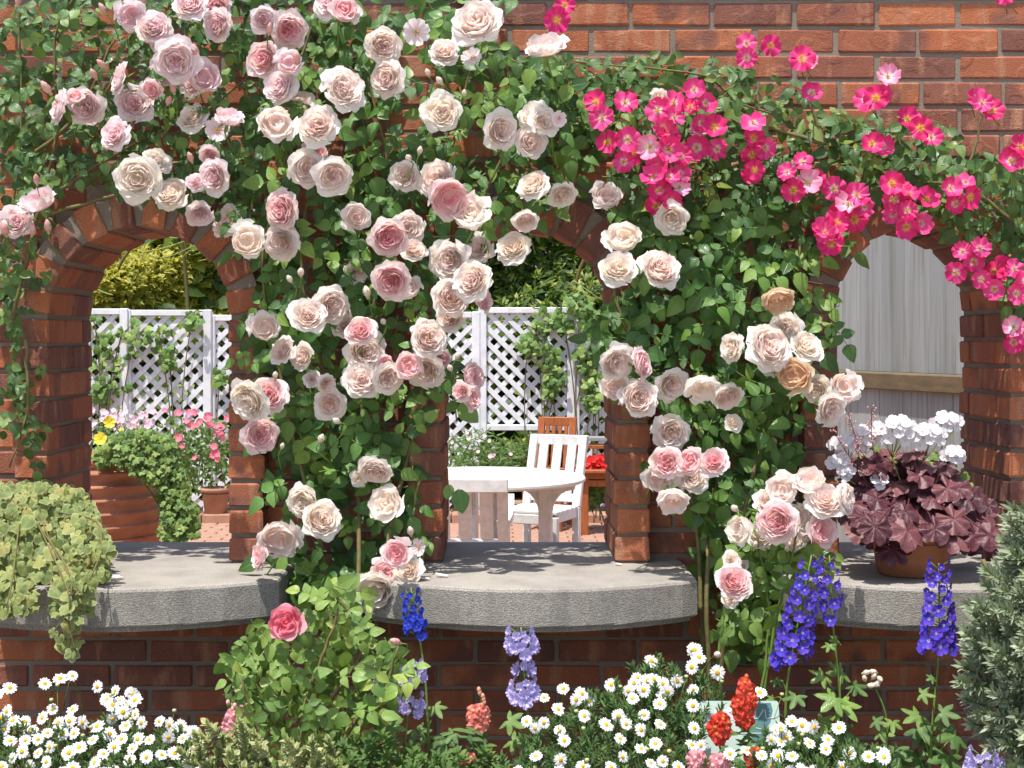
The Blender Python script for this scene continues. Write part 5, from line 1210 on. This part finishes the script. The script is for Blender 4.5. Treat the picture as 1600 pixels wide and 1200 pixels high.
for pts in ([(.06, .30), (.12, .34), (.16, .30), (.19, .22), (.23, .23), (.30, .36), (.32, .36), (.33, .22), (.42, .24)], [(.02, .32), (.10, .20), (.20, .08), (.27, .06)], [(-.02, 0.0), (.30, .0)], [(.05, -.28), (.12, -.30), (.16, -.24)], [(.18, -.42), (.24, -.40), (.32, -.43)]):
    mb.tube([(x * sw, -.0015, z * sh) for x, z in pts], .0009, 4)
mesh_obj('white_line_drawing', mb.build('white_line_drawing', M['ink'], False), SB, sg)
rg = random.Random(3)
for k in range(11):
    cx_, cz_, r_ = rg.uniform(-.30, -.06), rg.uniform(.12, .38), rg.uniform(.02, .045)
    flat('print_petal', [(cx_ + r_ * math.cos(a * .785), cz_ + r_ * 1.2 * math.sin(a * .785)) for a in range(8)], -.0006 - .0001 * k, -.0001, 'ink_pink')
fc = bpy.data.curves.new('letter', 'FONT'); fc.body = 'S'; fc.size = .017; fc.extrude = .0003; fc.align_x = 'CENTER'; fc.align_y = 'CENTER'; fc.materials.append(M['ink'])
fo = bpy.data.objects.new('letter_text', fc); lm_ = bpy.data.meshes.new_from_object(fo); bpy.data.objects.remove(fo)
mesh_obj('letter', lm_, SB @ Matrix.Translation((-.43 * sw, -.0008, .39 * sh)) @ Matrix.Rotation(R(90), 4, 'X') @ Matrix.Rotation(R(90), 4, 'Z'), sg)
mb = MB(); mb.tube([SB @ Vector((0, .008, .1 * sh)), SB @ Vector((0, .010, -.5 * sh)), Vector((SC.x, SC.y + .03, BED - .02))], .004, 6); mesh_obj('stake', mb.build('stake', M['stem']), None, sg)

# daisies
DSP = [sprig(700 + k, 22, .55, .055, 1.0, 1.0, .15).build('daisy_sprig', [M['leaf_daisy'], M['stem']]) for k in range(5)]
DSPM = [sprig(700 + k, 22, .55, .055, 1.0, 1.0, .15) for k in range(5)]
def daisies(label, polys, nfl, lo, seed, lone=(), dense=13, ns=90, inner=160, yb=-.50, yf=-.86, fol=None):
    rg = random.Random(seed); xs_ = [p[0] for q in polys for p in q]; ys_ = [p[1] for q in polys for p in q]; y0, y1 = min(ys_), max(ys_)
    t = thing('daisy_bush', label, 'daisies', (P((min(xs_) + max(xs_)) / 2, 0, -.7).x, -.7, BED), 'white daisy bushes in the flower bed')
    yy = lambda py: yb + (yf - yb) * (py - y0) / (y1 - y0)
    st = MB()
    for px, py in list(lone) + sample(polys, nfl, rg, dense, False):
        y = yy(py) - .03 + rg.uniform(-.03, .03); loc = P(px, py, y); s = K(rg.uniform(19, 26), y) * .5
        mesh_obj('flower', rg.choice(DAISY), facing(Vector((rg.uniform(-.7, .7), -1, rg.uniform(-.1, 1.6))), loc, s, rg.uniform(0, 6)), t)
        b = loc + Vector((rg.uniform(-.03, .03), .03, -rg.uniform(.12, .2))); st.tube(smooth_path([b, (b + loc) / 2 + rv(rg, .006), loc + Vector((0, .004, -.002))], 3), .0011, 4)
        if rg.random() < .3: c = loc + Vector((rg.uniform(-.05, .05), .0, rg.uniform(-.03, .025))); st.lathe([(0, -.004), (.0055, 0), (.004, .004), (0, .005)], c, 6, 1); st.tube([c, b], .0009, 3)
    mesh_obj('flower_stalks', st.build('flower_stalks', [M['stem'], M['bud']]), None, t, 'stuff')
    inn = MB()
    pf = fol or [[(x, yv + (24 if yv < y1 - 20 else 20)) for x, yv in q] for q in polys]
    for px, py in sample(pf, ns, rg, 11, False):
        y = yy(py) + rg.uniform(-.02, .05); d = Vector((rg.uniform(-.6, .6), -.35, 1)); mesh_obj('sprig', rg.choice(DSP), facing(d, P(px, py + 16, y), K(rg.uniform(24, 34), y), rg.uniform(0, 6)), t)
    for px, py in sample(pf, inner, rg, 5, False):
        y = yy(py) + rg.uniform(.04, .16); inn.add(rg.choice(DSPM), facing(Vector((rg.uniform(-.6, .6), -.3, 1)), P(px, py + 20, y), K(30, y), rg.uniform(0, 6)), rg.random())
    mesh_obj('inner_sprigs', inn.build('inner_sprigs', [M['leaf_daisy'], M['stem']]), None, t, 'stuff')
daisies('dense bush of white yellow-eyed daisies at the bottom left corner', [[(-25, 1110), (60, 1110), (110, 1105), (140, 1120), (170, 1085), (205, 1080), (225, 1120), (285, 1115), (315, 1150), (320, 1215), (-25, 1215)]], 76, 0, 501, [(15, 1075), (-2, 1085), (70, 1068), (94, 1060), (113, 1056), (152, 1073), (180, 1079), (167, 1093), (208, 1085), (176, 1101), (201, 1102), (211, 1094), (2, 1122)], 16.5)
daisies('airy bush of white daisies in front of the middle sill, left of the green sign', [[(850, 1110), (900, 1080), (960, 1090), (1010, 1050), (1060, 1070), (1095, 1110), (1095, 1215), (800, 1215), (830, 1150)]], 36, 0, 502, [(1018, 1033), (1081, 1042), (1092, 1027), (1085, 1016), (1121, 1051), (996, 1059), (1012, 1064), (1036, 1068), (1058, 1064), (955, 1070), (880, 1076), (850, 1090), (982, 1080), (990, 1090), (1036, 1086), (1083, 1078), (909, 1084), (900, 1093), (872, 1108), (823, 1127), (836, 1138), (1187, 1082)], 17, 130, 190, fol=[[(850, 1130), (900, 1100), (985, 1060), (1010, 1030), (1060, 1050), (1110, 1060), (1130, 1100), (1095, 1150), (1095, 1220), (790, 1220), (820, 1160)]])
daisies('bush of white daisies with feathery leaves right of the green sign', [[(1130, 1165), (1200, 1120), (1250, 1130), (1310, 1140), (1380, 1175), (1385, 1215), (1130, 1215)]], 16, 0, 503, [(1237, 1127), (1266, 1137), (1311, 1137), (1213, 1140), (1205, 1156), (1229, 1152), (1216, 1181), (1290, 1170), (1327, 1177), (1357, 1182), (1382, 1175), (1095, 1165), (1190, 1180)], 18, 80, 110, fol=[[(1190, 1160), (1220, 1135), (1280, 1150), (1330, 1160), (1390, 1180), (1400, 1220), (1150, 1220)]], yb=-.66)

# grey leaved shrub at the right
GS = [sprig(800 + k, 32, .50, .040, .80, 1.0, .1, 3).build('grey_sprig', [M['leaf_grey'], M['stem']]) for k in range(5)]; GSM = [sprig(800 + k, 24, .46, .048, .95, 1.0, .1, 2) for k in range(4)]
gb = thing('grey_shrub', 'silvery grey green shrub with narrow leaves at the lower right edge', 'shrub', (P(1640, 0, -.7).x, -.68, BED)); rg = random.Random(71)
PG = [[(1640, 795), (1600, 805), (1570, 840), (1545, 890), (1525, 950), (1515, 1010), (1508, 1060), (1530, 1100), (1545, 1150), (1570, 1215), (1680, 1215), (1680, 795)]]
for px, py in sample(PG, 170, rg, 15, False):
    q = max(0, min(1, (1640 - px) / 150)); y = -.80 + .18 * q + rg.uniform(-.05, .05)
    d = Vector((-.35 - .75 * q + rg.uniform(-.35, .35), -.75, .75 - .5 * (py - 800) / 400 + rg.uniform(-.25, .25)))
    s = K(rg.uniform(48, 76), y); mesh_obj('sprig', rg.choice(GS), facing(d, P(px + 16, py + 14, y), s, rg.uniform(0, 6)), gb)
inn = MB()
for px, py in sample(PG, 190, rg, 6, False):
    q = max(0, min(1, (1640 - px) / 150)); y = -.66 + .14 * q + rg.uniform(-.04, .1)
    inn.add(rg.choice(GSM), facing(Vector((-.5 + rg.uniform(-.5, .5), -.6, .6)), P(px + 22, py + 16, y), K(52, y), rg.uniform(0, 6)), rg.random())
mesh_obj('inner_sprigs', inn.build('inner_sprigs', [M['leaf_grey'], M['stem']]), None, gb, 'stuff')
mb = MB()
for k in range(9):
    a = Vector((P(1640, 0, -.68).x, -.66, BED)); b = P(rg.uniform(1530, 1680), rg.uniform(850, 1180), -.68); mb.tube(smooth_path([a, (a + b) / 2 + Vector((.02, 0, .05)), b], 5), .006, 5)
mesh_obj('branches', mb.build('branches', M['cane']), None, gb)

# variegated shrub and low filler plants
VS = [sprig(850 + k, 18, .5, .12, 1.0, 1.0, .15, 3).build('variegated_sprig', [M['leaf_cream'], M['stem']]) for k in range(4)]
vb = thing('variegated_shrub', 'low shrub with cream edged narrow leaves between the daisies and the young rose', 'shrub', (P(400, 0, -.8).x, -.80, BED)); rg = random.Random(72)
for px, py in sample([[(300, 1150), (345, 1125), (390, 1140), (420, 1170), (520, 1160), (540, 1215), (290, 1215)]], 60, rg, 13, False):
    y = -.84 + rg.uniform(-.04, .05); mesh_obj('sprig', rg.choice(VS), facing(Vector((rg.uniform(-.7, .7), -.5, .9)), P(px, py + 14, y), K(rg.uniform(28, 38), y), rg.uniform(0, 6)), vb)
fh = thing('foxglove_leaf_clump', 'clump of dark green narrow leaves at the bottom edge below the royal blue spike', 'plant', (P(590, 0, -.7).x, -.70, BED)); rg = random.Random(73)
FS = [sprig(870 + k, 16, .6, .085, 1.1, .9, .25, 4).build('dark_sprig', [M['leaf_herb'], M['stem']]) for k in range(4)]
for px, py in sample([[(540, 1160), (600, 1150), (650, 1175), (700, 1180), (800, 1185), (800, 1215), (530, 1215)]], 46, rg, 13, False):
    y = -.68 + rg.uniform(-.06, .06); mesh_obj('sprig', rg.choice(FS), facing(Vector((rg.uniform(-.6, .6), -.5, 1)), P(px, py + 16, y), K(rg.uniform(28, 40), y), rg.uniform(0, 6)), fh)
